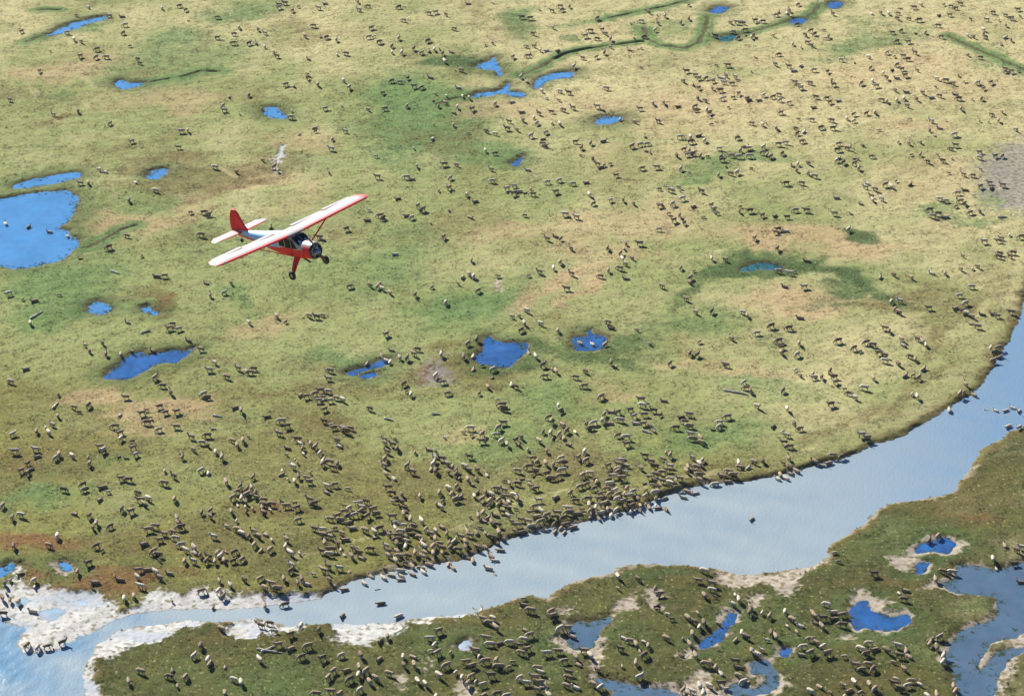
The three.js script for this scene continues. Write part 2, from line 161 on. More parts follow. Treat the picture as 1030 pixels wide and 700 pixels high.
const DITCHES = [
[0.55,0.6,[1.5,-627.2,3.2,-629.5,6.4,-633.4,8.1,-637.1,10.1,-640.4,12.3,-643.1,16.2,-645.8,22.4,-648.2,28.7,-650.6]],
[0.4,0.5,[44.3,-653,47.9,-654.7,53.4,-657.5,58.1,-661.7,62.9,-666,66.1,-667.4,68,-671,69.7,-676.9]],
[0.3,0.45,[29.3,-659.6,29.5,-652.6,32.5,-647.8,37.8,-645.4,40.9,-649.2,42.7,-658.2,43.9,-668.2]],
[0.3,0.45,[96.2,-654,100.6,-645.8,104.2,-640.4,109.2,-631.1,114.1,-622.1]],
[0.25,0.4,[21.6,-666.7,28,-671,35.3,-675.4,44.4,-684.3]],
[0.3,0.5,[-107.2,-672.9,-104.8,-673.6,-102.1,-673.2]],
[0.3,0.5,[-103.9,-654,-105.7,-651.2,-106.4,-649.9]],
[0.3,0.4,[-77.5,-622.1,-73.6,-624.7,-69.6,-627.2,-66.7,-630.5,-62.1,-630.5]],
[0.2,0.35,[-78.3,-530,-75.4,-534.9,-72.9,-539.9,-70.5,-541.9]],
[0.25,0.4,[-15.4,-609.6,-12.4,-612.7,-7.7,-614.6]]];
const TRAILS = [
[-102.6,-623.4,-98.1,-612.1,-92.4,-597.5],
[-98.6,-631.1,-91,-614.6,-83.4,-599.9],
[-90.8,-626,-86.3,-617.1,-80.6,-607.2],
[-92.2,-587,-86.7,-577.9,-81.4,-570.2],
[-89,-583.6,-84.7,-577.9,-79.7,-572.4],
[-96,-582.4,-88.2,-583.6,-79,-589.3,-68.5,-595.2],
[-62.3,-582.4,-56.4,-571.3,-48.8,-560.5],
[51.9,-451.4,58.9,-457.4,65.6,-466.6,73.1,-480.2,79.1,-493.6,84.4,-506.8],
[55.5,-455.5,64.2,-468.2,71.6,-481.8,77.7,-495.8],
[28.7,-436.3,38.3,-439.8,48.2,-446.3,55.2,-452.9],
[16.1,-428.7,25.6,-434.9,35.1,-439.1],
[-14.1,-413.8,-6.8,-419.4,0.8,-427,10,-432.1],
[-31.7,-409.1,-24.5,-413.8,-15.8,-418.7],
[15.1,-511.3,22.3,-515.9,31.7,-524.3,45.1,-534.9],
[69.9,-560.5,80.8,-571.3,93,-582.4]];
const RIVER_LINE = [-78.4,-371.2,-58.6,-371.2,-57.9,-382.3,-51.8,-390.3,-25,-393.2,-5.1,-399.8,12.6,-412.2,30.8,-418.7,48.1,-427,70.1,-444.4,86.1,-476.9,95.8,-506.8];
const LOGS = [[34.9,-467.8,39,-466.1],[-35.8,-381.1,-32.1,-380],[-35.1,-380.3,-33.3,-382],[-72.5,-519.2,-70.7,-517.8],[-64,-491.1,-62.5,-492.4],[-75.2,-460.9,-74.5,-463.2],[-48.8,-458.2,-47.1,-457.6],[-13.1,-458.6,-11.6,-458.4],[20.9,-452.2,22.5,-451.1],[-20.8,-456.7,-19.2,-455.9],[-64,-457.8,-63.6,-458.9],[91.5,-545.5,93.4,-545.5],[-84,-497.6,-82.3,-500.6]];
const CARIBOU = [
56.6,-368,0,0,-0.7,-368.1,0,0,-10.4,-368.1,0,0,5,-368.1,0,0,24.2,-368.1,2,0,45.3,-368.1,0,0,57.9,-368.1,0,0,-23.5,-368.3,0,0,
-26.7,-368.4,0,0,-3.9,-368.4,0,0,-2,-368.5,0,0,-39.2,-368.7,0,0,26.1,-368.7,2,0,47.5,-368.7,0,0,-24.7,-369,0,0,40.8,-369.1,0,0,
60.6,-369.2,1,0,43.5,-369.2,0,0,24.7,-369.4,2,0,49.6,-369.7,0,0,46.1,-369.7,0,0,-20.8,-369.7,0,0,3.4,-369.7,0,0,23.4,-369.8,2,0,
53.2,-370.1,0,0,29.3,-370.2,1,0,12.1,-370.2,1,0,60.5,-370.5,1,0,8.8,-370.5,0,0,-45.9,-370.8,0,2,27.1,-370.8,2,0,25.7,-370.8,2,0,
42.2,-370.8,0,0,7.5,-370.8,0,0,45.4,-370.9,0,0,49,-370.9,0,0,54.3,-370.9,0,0,56,-371.1,0,0,11.1,-371.1,1,0,-4,-371.1,0,0,
-11.9,-371.2,0,0,-6.1,-371.2,2,0,-37.2,-371.4,0,0,1.9,-371.4,0,0,52.5,-371.4,0,0,28.7,-371.4,1,0,3.8,-371.6,2,0,47,-371.6,0,0,
-19.6,-371.8,0,0,-52.7,-371.9,0,0,-5,-372,0,0,-13,-372,0,0,55,-372.2,0,0,31.9,-372.4,1,0,-38.2,-372.4,0,0,-22.3,-372.4,0,0,
7.8,-372.7,0,0,-18.8,-372.8,0,0,-25.3,-372.9,0,0,-6.9,-373,0,0,-45,-373,0,0,1.1,-373,0,0,3.1,-373,0,0,17.6,-373,1,0,
52.9,-373,0,0,-5.6,-373.2,0,0,-47.2,-373.2,0,0,-21.2,-373.5,0,0,-10.1,-373.5,0,0,-2.9,-373.5,0,0,31.3,-373.6,1,0,-17,-374.1,0,0,
-7.8,-374.3,0,0,4,-374.3,0,0,7.8,-374.3,0,0,28.9,-374.3,0,0,-51.3,-374.6,0,0,-24.7,-374.6,0,0,-20.2,-374.6,0,0,-47,-375.2,0,0,
-22.9,-375.2,0,0,48.5,-375.3,0,0,11.8,-375.4,2,0,50,-375.4,0,0,54.3,-375.4,0,0,-21.2,-375.7,0,0,3.6,-375.7,0,0,28.2,-375.7,0,0,
-39.8,-376,0,0,-9.1,-376,0,0,-1.8,-376,0,0,-0.4,-376,0,0,15.3,-376,0,2,31.4,-376,1,0,-5.5,-376.1,0,0,-15,-376.3,0,0,
-42,-376.3,0,0,47.7,-376.4,0,0,27,-376.5,0,0,-13.6,-376.5,0,0,9.2,-376.8,0,0,17.2,-376.8,0,0,49.5,-376.8,0,0,59.9,-377.1,1,0,
-6.3,-377.2,0,0,-2.2,-377.4,0,0,0.1,-377.4,0,0,-3.6,-377.4,0,0,31.1,-377.4,1,0,53.1,-377.4,0,0,-42.3,-377.6,0,0,-35.1,-377.6,0,0,
7.3,-377.6,0,0,27.6,-377.7,0,0,-26.4,-378.2,0,0,-18.5,-378.5,0,0,-29.3,-378.5,0,0,8.9,-378.5,0,0,-44.4,-378.8,0,0,-4.6,-378.8,0,0,
25.6,-378.8,0,0,-15.2,-378.8,0,0,18.4,-379,0,0,-23.8,-379,0,0,-21.1,-379,0,0,10.9,-379,0,0,60.2,-379,1,1,54.1,-379,0,0,
55.4,-379,0,0,46.4,-379,0,0,-13.8,-379,0,0,40.4,-379.3,1,0,34.2,-379.3,1,0,49.5,-379.6,0,0,-10.4,-379.6,0,0,4.9,-379.6,0,0,
23.6,-379.6,0,0,44.1,-379.6,0,0,41.7,-379.6,0,0,1.3,-379.8,0,0,-8.6,-379.9,0,0,-5.1,-380.2,1,0,6.5,-380.2,0,0,10.1,-380.2,1,0,
17.9,-380.2,0,0,52.5,-380.4,0,0,33.5,-380.4,0,0,-11.4,-380.5,0,1,35,-380.7,1,2,55.2,-380.7,0,0,48.9,-380.8,0,0,2.2,-380.8,0,0,
-31,-381,0,0,15.2,-381,0,0,50.8,-381,0,0,59.5,-381.1,1,0,40.9,-381.3,1,1,43.6,-381.3,0,1,-28.6,-381.4,0,0,-43.7,-381.6,0,0,
-66.6,-381.6,3,1,-32.8,-381.7,0,0,19.1,-381.8,0,0,1.1,-381.8,0,0,-10.9,-381.8,0,0,54.2,-381.8,0,0,17.4,-382,0,0,-65.3,-382.1,3,0,
-3.1,-382.1,0,0,-68.2,-382.2,3,0,58.7,-382.3,0,0,42.7,-382.4,0,0,25,-382.4,1,0,50.2,-382.4,0,0,-0.3,-382.7,0,0,-1.7,-382.7,2,0,
18.6,-383,0,0,16.7,-383.1,0,0,-63.3,-383.2,3,0,35.9,-383.3,0,2,1.7,-383.4,0,0,-18.6,-383.5,0,0,42.1,-383.6,0,0,59,-383.8,0,0,
-3.6,-383.8,1,0,-11.5,-383.8,0,0,31.5,-383.8,0,0,37.2,-384.1,0,0,24.1,-384.1,0,0,21.8,-384.1,0,0,60.3,-384.2,1,0,33.1,-384.2,0,0,
15.7,-384.4,0,0,-17.6,-384.4,0,0,2.5,-384.5,0,0,-31.3,-384.7,0,0,25.5,-385.3,1,0,36.6,-385.3,0,0,32.5,-385.4,0,1,-33.7,-385.8,2,0,
-10.4,-385.8,0,0,40.3,-385.8,0,0,-27.4,-386.1,0,0,-41.1,-386.4,0,0,1.8,-386.4,0,0,6.8,-386.6,1,0,-2.3,-386.7,0,0,26.6,-387.2,1,0,
44,-387.3,0,0,7.9,-387.4,1,0,39.1,-387.6,0,0,-35.7,-387.8,2,0,-30,-387.8,0,0,41,-387.8,0,0,47,-387.8,1,0,-3.2,-388.2,0,0,
27.3,-388.4,1,0,-34.5,-388.7,2,0,25.9,-388.7,0,0,43.2,-388.7,0,0,29.4,-388.7,1,0,-4.1,-389.2,0,0,40,-389.3,0,0,-36.4,-389.6,2,2,
-2.7,-389.6,0,1,22.8,-389.8,0,0,44.4,-389.8,0,0,25.1,-389.9,0,0,46,-389.9,0,0,5.8,-390.1,0,0,36.8,-390.4,0,0,43.2,-390.5,0,0,
47.3,-391,1,0,22.3,-391.1,0,0,-16.2,-391.3,4,0,34,-391.3,1,0,35.8,-391.4,0,0,-24.3,-391.4,4,0,5.6,-391.4,0,0,26.6,-391.5,0,2,
-72.9,-391.6,3,0,2.7,-391.6,0,0,39.1,-391.6,0,0,43.1,-391.9,0,0,46.1,-391.9,1,0,-68.8,-392.5,3,0,21,-392.6,0,0,-4.4,-392.7,0,0,
34.3,-392.8,0,0,-5.3,-393.7,4,0,1.7,-393.7,0,0,45.3,-393.7,0,1,20.8,-393.9,2,0,31.8,-393.9,1,0,32.7,-395,0,0,-18.9,-395.1,4,0,
-49.1,-395.5,3,2,1.7,-395.5,0,0,56.6,-395.5,0,0,-72.5,-395.5,3,0,-73.7,-396.1,3,0,-41.8,-396.4,3,0,29.4,-396.4,0,0,27.8,-396.4,0,0,
32.3,-396.7,0,0,21.4,-397,2,0,56.1,-397.3,0,1,-73.4,-397.9,3,0,-45.1,-397.9,3,0,-42.6,-397.9,3,0,29.1,-398.2,0,1,20.8,-398.5,2,0,
57.2,-398.5,0,0,15.4,-398.8,0,2,-24.4,-399.3,4,0,-69.5,-399.5,3,0,-19.5,-399.6,4,2,29.1,-400,0,0,27.2,-400.9,0,0,-21.6,-401.2,4,0,
-73.3,-401.5,3,0,18.4,-401.5,0,0,61.9,-401.5,2,0,15.5,-402.1,0,0,-16.2,-402.3,4,0,-18.8,-402.8,4,0,53.1,-403.2,0,0,-72.1,-403.4,3,0,
-16.3,-403.6,4,0,28.3,-403.8,0,0,-14.6,-403.9,4,0,63.3,-404,1,0,64.7,-404,1,1,-2.5,-404.2,4,0,-13,-404.6,4,0,-3.5,-405.8,4,1,
-8.7,-405.9,4,0,74.2,-406.8,1,0,48.3,-407.1,0,0,71.1,-407.5,1,1,-5.8,-408.1,4,0,-2.5,-408.3,4,0,-3.1,-409.5,4,0,47.9,-409.9,0,2,
75,-410.4,0,0,76,-411.3,0,0,-1.7,-411.5,4,0,73.6,-412.2,0,0,64,-415.4,1,0,7.9,-417.4,4,0,6.5,-417.6,4,0,9.3,-418.9,4,0,
36.5,-421.8,4,0,19.5,-424.5,4,0,23.6,-424.9,4,0,22.4,-425.4,4,0,26.4,-429.1,4,0,28.4,-430.5,4,0,41.5,-435.4,4,0,42.8,-435.6,4,0,
81.9,-453.6,0,1,80.3,-454.5,4,1,82.9,-460.4,4,1,79.1,-460.6,4,1,80.8,-460.6,4,1,77.8,-461,4,1,82.1,-461.5,4,1,76.4,-466.4,4,0];
const FAR_CARIBOU = [
22.6,-368.1,2,8.6,-385,2,-43,-393.7,0,-35.6,-394,0,-32.7,-394.5,0,-71.2,-395,2,-56,-395.5,1,-54.7,-396.4,0,-34,-398.2,0,-35.9,-398.5,0,-60.9,-398.8,0,-54,-399.4,0,-41,-399.5,1,-35,-399.7,0,
-31.2,-399.9,0,-29.9,-400,0,-25.9,-400,0,-74,-400.3,0,-60.8,-400.6,0,-69.8,-400.9,0,-42.7,-400.9,0,-30.7,-401.1,0,-26.7,-401.2,0,-33.3,-401.2,0,-39.1,-401.3,0,74.4,-401.4,2,-57.3,-401.5,0,-36.8,-401.5,0,
-51.6,-402.1,0,-54.8,-402.1,0,-29.1,-403.1,0,-20.7,-403.4,0,-17.7,-403.6,0,-63.8,-403.6,0,-52.3,-403.7,0,-50.3,-403.7,0,-32.5,-404,0,-27.6,-404,0,-55,-404.3,0,-23.9,-404.3,0,-53.7,-404.9,0,-25.4,-404.9,0,
-16.4,-405,0,-18.7,-405.2,0,-27.1,-405.3,0,71.4,-405.5,2,-32.5,-405.8,0,-13.4,-405.9,0,-14.7,-406.2,0,-62.5,-406.3,0,-12.2,-406.8,0,-15.8,-406.9,0,-43.9,-406.9,0,-9.4,-407,0,-47.1,-407.1,0,-48.4,-407.1,0,
-41.2,-407.1,0,-45.2,-407.1,0,-42.6,-407.3,0,-17.2,-407.4,0,-52.1,-407.5,0,-39.9,-407.5,0,-14.7,-407.6,0,-13.2,-408.3,0,-43.2,-408.5,0,-22.4,-408.6,0,-45,-408.6,0,-23.8,-408.7,0,-15.4,-408.8,0,-16.7,-408.8,0,
-18.4,-409,0,-46.3,-409.1,0,-6.6,-409.1,0,-52.5,-409.2,0,-27.1,-409.4,0,-11.7,-409.5,0,-32.9,-409.6,0,-24.9,-409.6,0,-14.4,-409.6,0,-13,-409.7,0,-43.7,-409.7,0,-10.4,-409.8,0,-22.8,-409.9,0,-41.3,-409.9,0,
-31.6,-409.9,0,-47.2,-410.1,0,-17.1,-410.1,0,-28.2,-410.3,0,-53.3,-410.3,0,-18.5,-410.4,0,-48.5,-410.5,0,-42.6,-410.5,0,-61,-410.6,0,-37.4,-410.6,0,-36,-410.6,0,-8,-410.7,0,-26.8,-410.9,0,-25.5,-410.9,0,
-21.1,-410.9,0,-23.5,-411,0,-10.5,-411.2,0,-3.3,-411.4,0,-17.6,-411.4,0,-9.2,-411.4,0,-47.4,-411.4,0,-11.8,-411.5,0,-74.3,-411.5,0,-6.9,-411.5,0,-5.1,-411.7,0,-13.1,-411.7,0,-69.1,-411.8,0,-62,-411.8,0,
-33.8,-411.8,0,-18.8,-412.2,0,-38.5,-412.2,0,-15.9,-412.4,0,-4,-412.5,0,-49.4,-412.5,0,-17.2,-412.7,0,-9.4,-412.7,0,-55,-412.8,0,-10.8,-412.8,0,-26.1,-412.8,0,-28,-412.9,0,-13.5,-413,0,-7,-413.1,0,
-2.2,-413.7,0,-15.8,-413.7,0,-8.7,-413.8,0,-33.8,-414,0,-17.1,-414,0,-52.8,-414.1,0,-36,-414.1,0,-11.5,-414.1,0,62.5,-414.1,2,-50.4,-414.4,0,-25,-414.4,0,-68.2,-414.7,0,-7.7,-414.8,0,-3,-414.8,0,
-13.9,-414.8,0,-1.4,-414.9,0,-27.3,-415,0,-39.5,-415,0,-44.8,-415,0,-15.9,-415.1,0,-38.1,-415.1,0,-20.6,-415.1,0,-6.3,-415.2,0,-17.2,-415.4,0,-28.5,-415.6,0,-9.8,-415.7,0,-12.2,-415.7,0,-18.5,-415.7,0,
-14.8,-415.9,0,-52.3,-415.9,0,-37.1,-415.9,0,-40.6,-415.9,0,-4,-416,0,-25.5,-416,0,-2,-416.1,0,-5.3,-416.2,0,-38.9,-416.4,0,-27.3,-416.4,0,-51,-416.4,0,-20.7,-416.5,0,-16.7,-416.6,0,-11.5,-416.8,0,
-28.5,-417,0,-22.1,-417,0,-6.7,-417,0,-15.5,-417,0,1.5,-417.1,0,-41.3,-417.1,0,-18.8,-417.1,0,-54.8,-417.1,0,-13,-417.3,0,-29.8,-417.4,0,0.3,-417.6,0,-20,-417.6,0,-17.6,-417.7,0,-26.7,-417.8,0,
-63.3,-417.8,0,-50,-418,0,-24.1,-418,0,4.9,-418,0,-4.8,-418,0,-53.9,-418.2,0,-14.8,-418.2,0,-60.7,-418.3,0,-10.6,-418.3,0,-16.4,-418.4,0,3,-418.5,0,-2.2,-418.6,0,-43.1,-418.6,0,7.4,-418.7,0,
0.9,-418.8,0,-62.9,-419.1,0,-50.6,-419.3,0,6.4,-419.6,0,4.4,-419.6,0,-3.1,-419.6,0,2.4,-419.7,0,8.3,-419.7,0,-24.8,-419.8,0,-17.6,-419.9,0,-13.7,-419.9,0,-0.1,-420.2,0,-32.4,-420.3,0,-41.8,-420.3,0,
-15.4,-420.3,0,-4.2,-420.3,0,-26,-420.4,0,1.3,-420.5,0,-27.6,-420.7,0,-50.9,-420.9,0,7.9,-421,0,6.5,-421.2,0,-76,-421.3,0,-18.2,-421.3,0,-25.1,-421.3,0,-5.1,-421.5,0,-3.7,-421.6,0,-64.3,-421.6,0,
-22,-421.6,0,-45.9,-421.6,0,-26.6,-421.6,0,-0.6,-421.7,0,-6.4,-421.7,0,5.3,-421.7,0,13.2,-421.8,0,3.7,-421.9,0,-23.9,-422,0,11.9,-422.1,0,-2.5,-422.1,0,-74.8,-422.2,0,-16.5,-422.2,0,6.9,-422.5,0,
-66.7,-422.6,0,-20.7,-422.6,0,-4.4,-422.7,0,8.7,-422.8,0,15.1,-422.8,0,-47.3,-422.8,0,10,-422.9,0,-38,-422.9,0,-42.8,-422.9,0,-1.5,-423,0,4.5,-423,0,-25.6,-423,0,13.7,-423.1,0,16.4,-423.1,0,
-23.1,-423.1,0,-58.1,-423.2,0,-40.6,-423.3,0,-46.1,-423.4,0,11.9,-423.4,0,-36.9,-423.7,0,-16.3,-423.7,0,2.6,-423.8,0,-59.6,-423.9,0,-35.5,-423.9,0,-21.2,-424,0,18.2,-424,0,14.6,-424.1,0,10.7,-424.1,0,
-0.7,-424.1,0,8.6,-424.1,0,-39.6,-424.2,0,-24.9,-424.2,0,-38.2,-424.2,0,-32.9,-424.2,0,0.6,-424.3,0,16,-424.3,0,12.8,-424.4,0,-23,-424.4,0,3.6,-424.7,0,-40.8,-424.8,0,-10.9,-424.8,0,17.2,-424.9,0,
-34.5,-424.9,0,-16.7,-425,0,-21.8,-425.1,0,13.9,-425.2,0,-78,-425.2,0,-25.7,-425.3,0,11.8,-425.3,0,18.4,-425.4,0,-1,-425.4,0,-36.8,-425.5,0,-42,-425.5,0,-3.6,-425.5,0,-38.1,-425.6,0,-56.4,-425.6,0,
21,-425.6,0,-23.5,-425.7,0,-30.3,-425.7,0,-2.3,-425.7,0,19.7,-425.9,0,-33.3,-425.9,0,-11.6,-426,0,17,-426.2,0,-35.3,-426.3,0,-40.9,-426.3,0,-22.4,-426.4,0,14.4,-426.4,0,-18.3,-426.6,0,-16.9,-426.6,0,
22.1,-426.7,0,-31.1,-426.8,0,-57.1,-426.8,0,-3.4,-426.8,0,-38.1,-426.9,0,9.8,-426.9,0,20.7,-426.9,0,-10.7,-426.9,0,-0.5,-427,0,4.1,-427,0,18.1,-427,0,-2.1,-427.1,0,19.4,-427.2,0,-8.7,-427.2,0,
0.8,-427.2,0,-51.9,-427.3,0,11.7,-427.3,0,16.2,-427.3,0,13.4,-427.3,0,-55.9,-427.4,0,-41.6,-427.4,0,-4.6,-427.4,0,-42.9,-427.6,0,-63.4,-427.6,0,-39.3,-427.8,0,-17.9,-427.9,0,-0.9,-428.3,0,6.7,-428.3,0,
20.5,-428.3,0,-14.2,-428.3,0,22.2,-428.3,0,-8,-428.4,0,18.2,-428.4,0,-5.8,-428.5,0,0.4,-428.6,0,-40.9,-428.6,0,16.3,-428.6,0,23.5,-428.7,0,-9.3,-428.8,0,-17,-428.9,0,14.9,-428.9,0,13.6,-429,0,
-3.1,-429,0,-39.6,-429.1,0,-11.2,-429.2,0,-1.8,-429.3,0,-57.7,-429.3,0,-18.5,-429.3,0,9,-429.3,0,17.4,-429.5,0,-42.4,-429.6,0,22.2,-429.7,0,18.7,-429.7,0,-4.1,-429.9,0,-41.1,-429.9,0,15.9,-429.9,0,
-28.7,-429.9,0,-62.4,-430,0,-5.4,-430.1,0,20.7,-430.3,0,-1.2,-430.5,0,-69.4,-430.7,0,-66.2,-430.7,0,17.8,-430.8,0,14.7,-430.9,0,-40.3,-431,0,22.4,-431,0,-2.4,-431,0,3.7,-431,0,-9.8,-431,0,
12.8,-431,0,27.2,-431,0,-42.1,-431.1,0,-25.4,-431.1,0,-19.2,-431.4,0,-28.7,-431.6,0,10.5,-431.7,0,-63.5,-431.7,0,-8.6,-431.7,0,25.7,-431.7,0,21.6,-432.1,0,2.9,-432.1,0,-27.5,-432.2,0,-66.6,-432.4,0,
15.1,-432.4,0,11.6,-432.5,0,24.6,-432.6,0,-0.4,-432.7,0,-54,-432.7,0,-44.4,-432.7,0,0.9,-432.7,0,-6.2,-432.9,0,20.6,-433,0,-33.8,-433.1,0,-31.5,-433.1,0,23.4,-433.1,0,22.1,-433.4,0,31.6,-433.4,0,
13.2,-433.6,0,15,-433.7,0,2.6,-433.8,0,-1.1,-433.8,0,24.6,-433.9,0,-59.7,-434.1,0,-34.9,-434.1,0,26.1,-434.1,0,29.2,-434.1,0,-6.9,-434.1,0,17.1,-434.4,0,33.6,-434.4,0,-32,-434.5,0,-40.4,-434.5,0,
30.8,-434.5,0,-5.6,-434.5,0,-60.9,-434.5,0,-8.2,-434.6,0,21.5,-434.6,0,-33.3,-434.8,0,6.1,-434.8,0,-18.4,-434.8,0,1.6,-434.9,0,12.9,-434.9,0,-52.8,-435.2,0,16.1,-435.2,0,11,-435.3,0,7.3,-435.4,0,
22.4,-435.5,0,-8.8,-435.7,0,34.6,-435.8,0,-36,-435.9,0,-19.7,-435.9,0,32.9,-435.9,0,29.3,-436,0,12.2,-436.1,0,-3.9,-436.1,0,5.4,-436.2,0,3.2,-436.3,0,23.5,-436.3,0,16.5,-436.5,0,-47.5,-436.5,0,
-75.8,-436.5,0,-31.6,-436.6,0,-10,-436.7,0,42,-436.7,0,-12,-436.8,0,-15.6,-436.8,0,27.3,-436.9,0,17.8,-436.9,0,15.2,-436.9,0,34,-437,0,-48.7,-437,0,-8.8,-437.1,0,28.6,-437.1,0,-54.4,-437.1,0,
43.6,-437.2,0,0.9,-437.3,0,7.9,-437.3,0,24.4,-437.3,0,-76.9,-437.3,0,-4.2,-437.4,0,-6.8,-437.5,0,-36,-437.5,0,3.7,-437.5,0,-5.5,-437.7,0,16.6,-437.8,0,-12.7,-437.9,0,-75.5,-438,0,20.2,-438,0,
44.7,-438,0,27.6,-438.2,0,-34.4,-438.3,0,-28.2,-438.3,0,29,-438.4,0,35.7,-438.6,0,-9.3,-438.7,0,2.7,-438.7,0,37.1,-438.7,0,24.8,-438.7,0,-7.4,-438.7,0,43.3,-438.8,0,15.1,-438.8,0,-16.5,-439,0,
-20.1,-439,0,22.5,-439,0,18.1,-439.1,0,16.8,-439.2,0,-12.4,-439.2,0,6.5,-439.3,0,28.1,-439.5,0,-29.8,-439.5,0,29.5,-439.7,0,-27.5,-439.7,0,-76.2,-439.7,0,-66.5,-439.7,0,-10.2,-439.8,0,5.3,-439.8,0,
7.7,-439.9,0,35.7,-439.9,0,42.7,-440,0,-33.8,-440,0,48.8,-440.2,0,-28.7,-440.3,0,38.2,-440.4,0,3.9,-440.5,0,21.9,-440.5,0,17.1,-440.5,0,-12.2,-440.6,0,11.7,-440.7,0,39.5,-440.7,0,30,-440.9,0,
50,-440.9,0,47.7,-440.9,0,-29.8,-441.2,0,-20.1,-441.2,0,23.9,-441.3,0,43.7,-441.4,0,-11.1,-441.4,0,-45.8,-441.5,0,-34.2,-441.5,0,-72.1,-441.6,0,7.8,-441.7,0,-52.1,-441.9,0,3.3,-441.9,0,10.5,-441.9,0,
17.4,-441.9,0,28.5,-441.9,0,-61,-442.2,0,-67,-442.2,0,-6.7,-442.2,0,-12.1,-442.3,0,-75.1,-442.6,0,-69.6,-442.6,0,21,-442.6,0,25,-442.6,0,-62.2,-442.7,0,52.2,-442.8,0,-71.7,-442.9,0,-59.6,-443,0,
-33,-443,0,-35.7,-443,0,50.8,-443,0,-30.4,-443,0,-47,-443.7,0,-78.9,-444,0,-52.7,-444,0,-19.8,-444,0,-15.4,-444,0,11.5,-444,0,24.4,-444,0,-12.1,-444.4,0,-64.9,-444.4,0,5.5,-444.4,0,
-75.7,-444.8,0,-50.6,-444.8,0,-33.3,-444.8,0,-18.3,-445.1,0,2.5,-445.1,0,-13.2,-445.2,0,-60.3,-445.5,0,-31.3,-445.5,0,-35.7,-445.5,0,-65.6,-445.8,0,44.2,-445.8,0,-43.8,-446.2,0,-27.5,-446.2,0,-48.5,-446.5,0,
-19,-446.5,0,-33.7,-446.6,0,-32.1,-446.6,0,18.3,-446.6,0,-0.8,-446.7,0,9,-446.9,0,-20.3,-447,0,1,-447.1,0,43.4,-447.3,0,-49.5,-447.4,0,-4.8,-447.7,0,30.3,-447.7,0,-60.7,-448,0,-43,-448,0,
-44.6,-448,0,-27.9,-448,0,-1.7,-448,0,4.3,-448,0,0.6,-448.4,0,-34.3,-448.4,0,-62.6,-448.8,0,-18.7,-448.8,0,-20.5,-449.1,0,6.5,-449.1,0,8.3,-449.1,0,30.2,-449.1,0,28.8,-449.1,0,18.3,-449.1,0,
56.9,-449.1,0,1.4,-449.4,0,-51.4,-449.5,0,-10.8,-449.6,0,-42.3,-449.9,0,17,-449.9,0,44.1,-449.9,1,-48.9,-450.2,0,-2.5,-450.2,0,-6.5,-450.2,0,-4.8,-450.2,0,56.1,-450.2,0,7.6,-450.6,0,-80.2,-450.6,0,
-37.4,-450.6,0,28.7,-450.6,0,6.2,-450.9,0,-63,-451,0,-26.7,-451.3,0,-74.5,-451.3,0,-7.8,-451.3,0,5,-451.5,0,-76.5,-451.7,0,8.8,-451.7,0,10.2,-451.7,1,43.6,-451.7,1,22.8,-451.9,0,-56.9,-452.5,0,
-6.7,-452.5,0,46.4,-452.5,0,-27.3,-452.5,0,-26,-452.5,0,-28.7,-452.7,0,32.4,-452.8,0,12.7,-452.8,0,-2.2,-452.8,0,26.4,-452.8,0,22.2,-453.2,0,-48.2,-453.2,0,-36.3,-453.2,0,-75.3,-453.6,0,-64.1,-453.6,0,
-54.2,-453.6,0,28.7,-453.6,0,33.4,-453.6,0,8.2,-453.9,0,42.2,-453.9,0,12,-454,0,-29.1,-454,0,21.2,-454.1,0,45.6,-454.3,0,-74.3,-454.3,0,15.8,-454.6,0,13.3,-454.7,0,-1.4,-454.7,0,20,-454.7,0,
-59.1,-455.1,0,-37.3,-455.1,0,-30.4,-455.1,0,28,-455.1,0,33.6,-455.1,0,14.6,-455.2,0,6.4,-455.4,0,17.5,-455.4,0,-58.8,-457,0,6,-457,0,19.8,-457,0,35,-457,0,27.5,-457.2,0,-39.8,-457.3,0,
-73.9,-457.7,0,15,-457.7,0,24.1,-457.7,0,21.5,-457.7,0,28.8,-457.8,0,17.2,-458.3,0,-60.3,-458.5,0,-56.5,-458.9,0,16.1,-459,0,-70.6,-459.2,0,-54.7,-459.2,0,-44.2,-459.2,0,23.1,-459.2,0,-30.6,-459.6,0,
7.9,-459.6,0,44.9,-459.6,0,19.3,-459.6,0,-59.7,-460,0,-23.2,-460,0,-1.4,-460.3,0,71.5,-460.4,0,-71.6,-460.8,0,-45.3,-460.8,0,40.1,-460.8,0,-57.7,-461.1,0,7.6,-461.1,0,21.4,-461.1,0,-69.4,-461.5,0,
52.2,-461.5,0,-1.6,-461.6,0,-29.9,-463,0,-31.8,-463,0,-27.8,-463.3,0,25,-463.5,0,21.2,-463.5,0,-2.4,-463.8,0,-28.9,-464,0,56.4,-464.2,0,-31.2,-464.3,0,-33.9,-464.6,0,-63.6,-464.6,0,-50.2,-464.6,0,
14.7,-464.6,0,66.7,-464.6,0,-16.7,-465.4,0,-34.9,-465.5,0,-74.9,-465.8,0,-50.9,-465.8,0,-32.6,-465.8,0,55.7,-465.8,0,66,-465.8,0,73.9,-465.8,0,-56.4,-466.2,0,-5.4,-466.2,0,-10.7,-466.2,0,-30.3,-466.6,0,
39.4,-466.9,0,-31.7,-467,0,-17.4,-467,0,44.8,-467,0,74.7,-467,0,55.1,-467.7,0,58.4,-468.1,0,38.8,-468.2,0,-4,-468.5,0,0.6,-468.7,0,-58,-468.9,0,12,-468.9,0,-18,-469.7,0,75.4,-469.7,0,
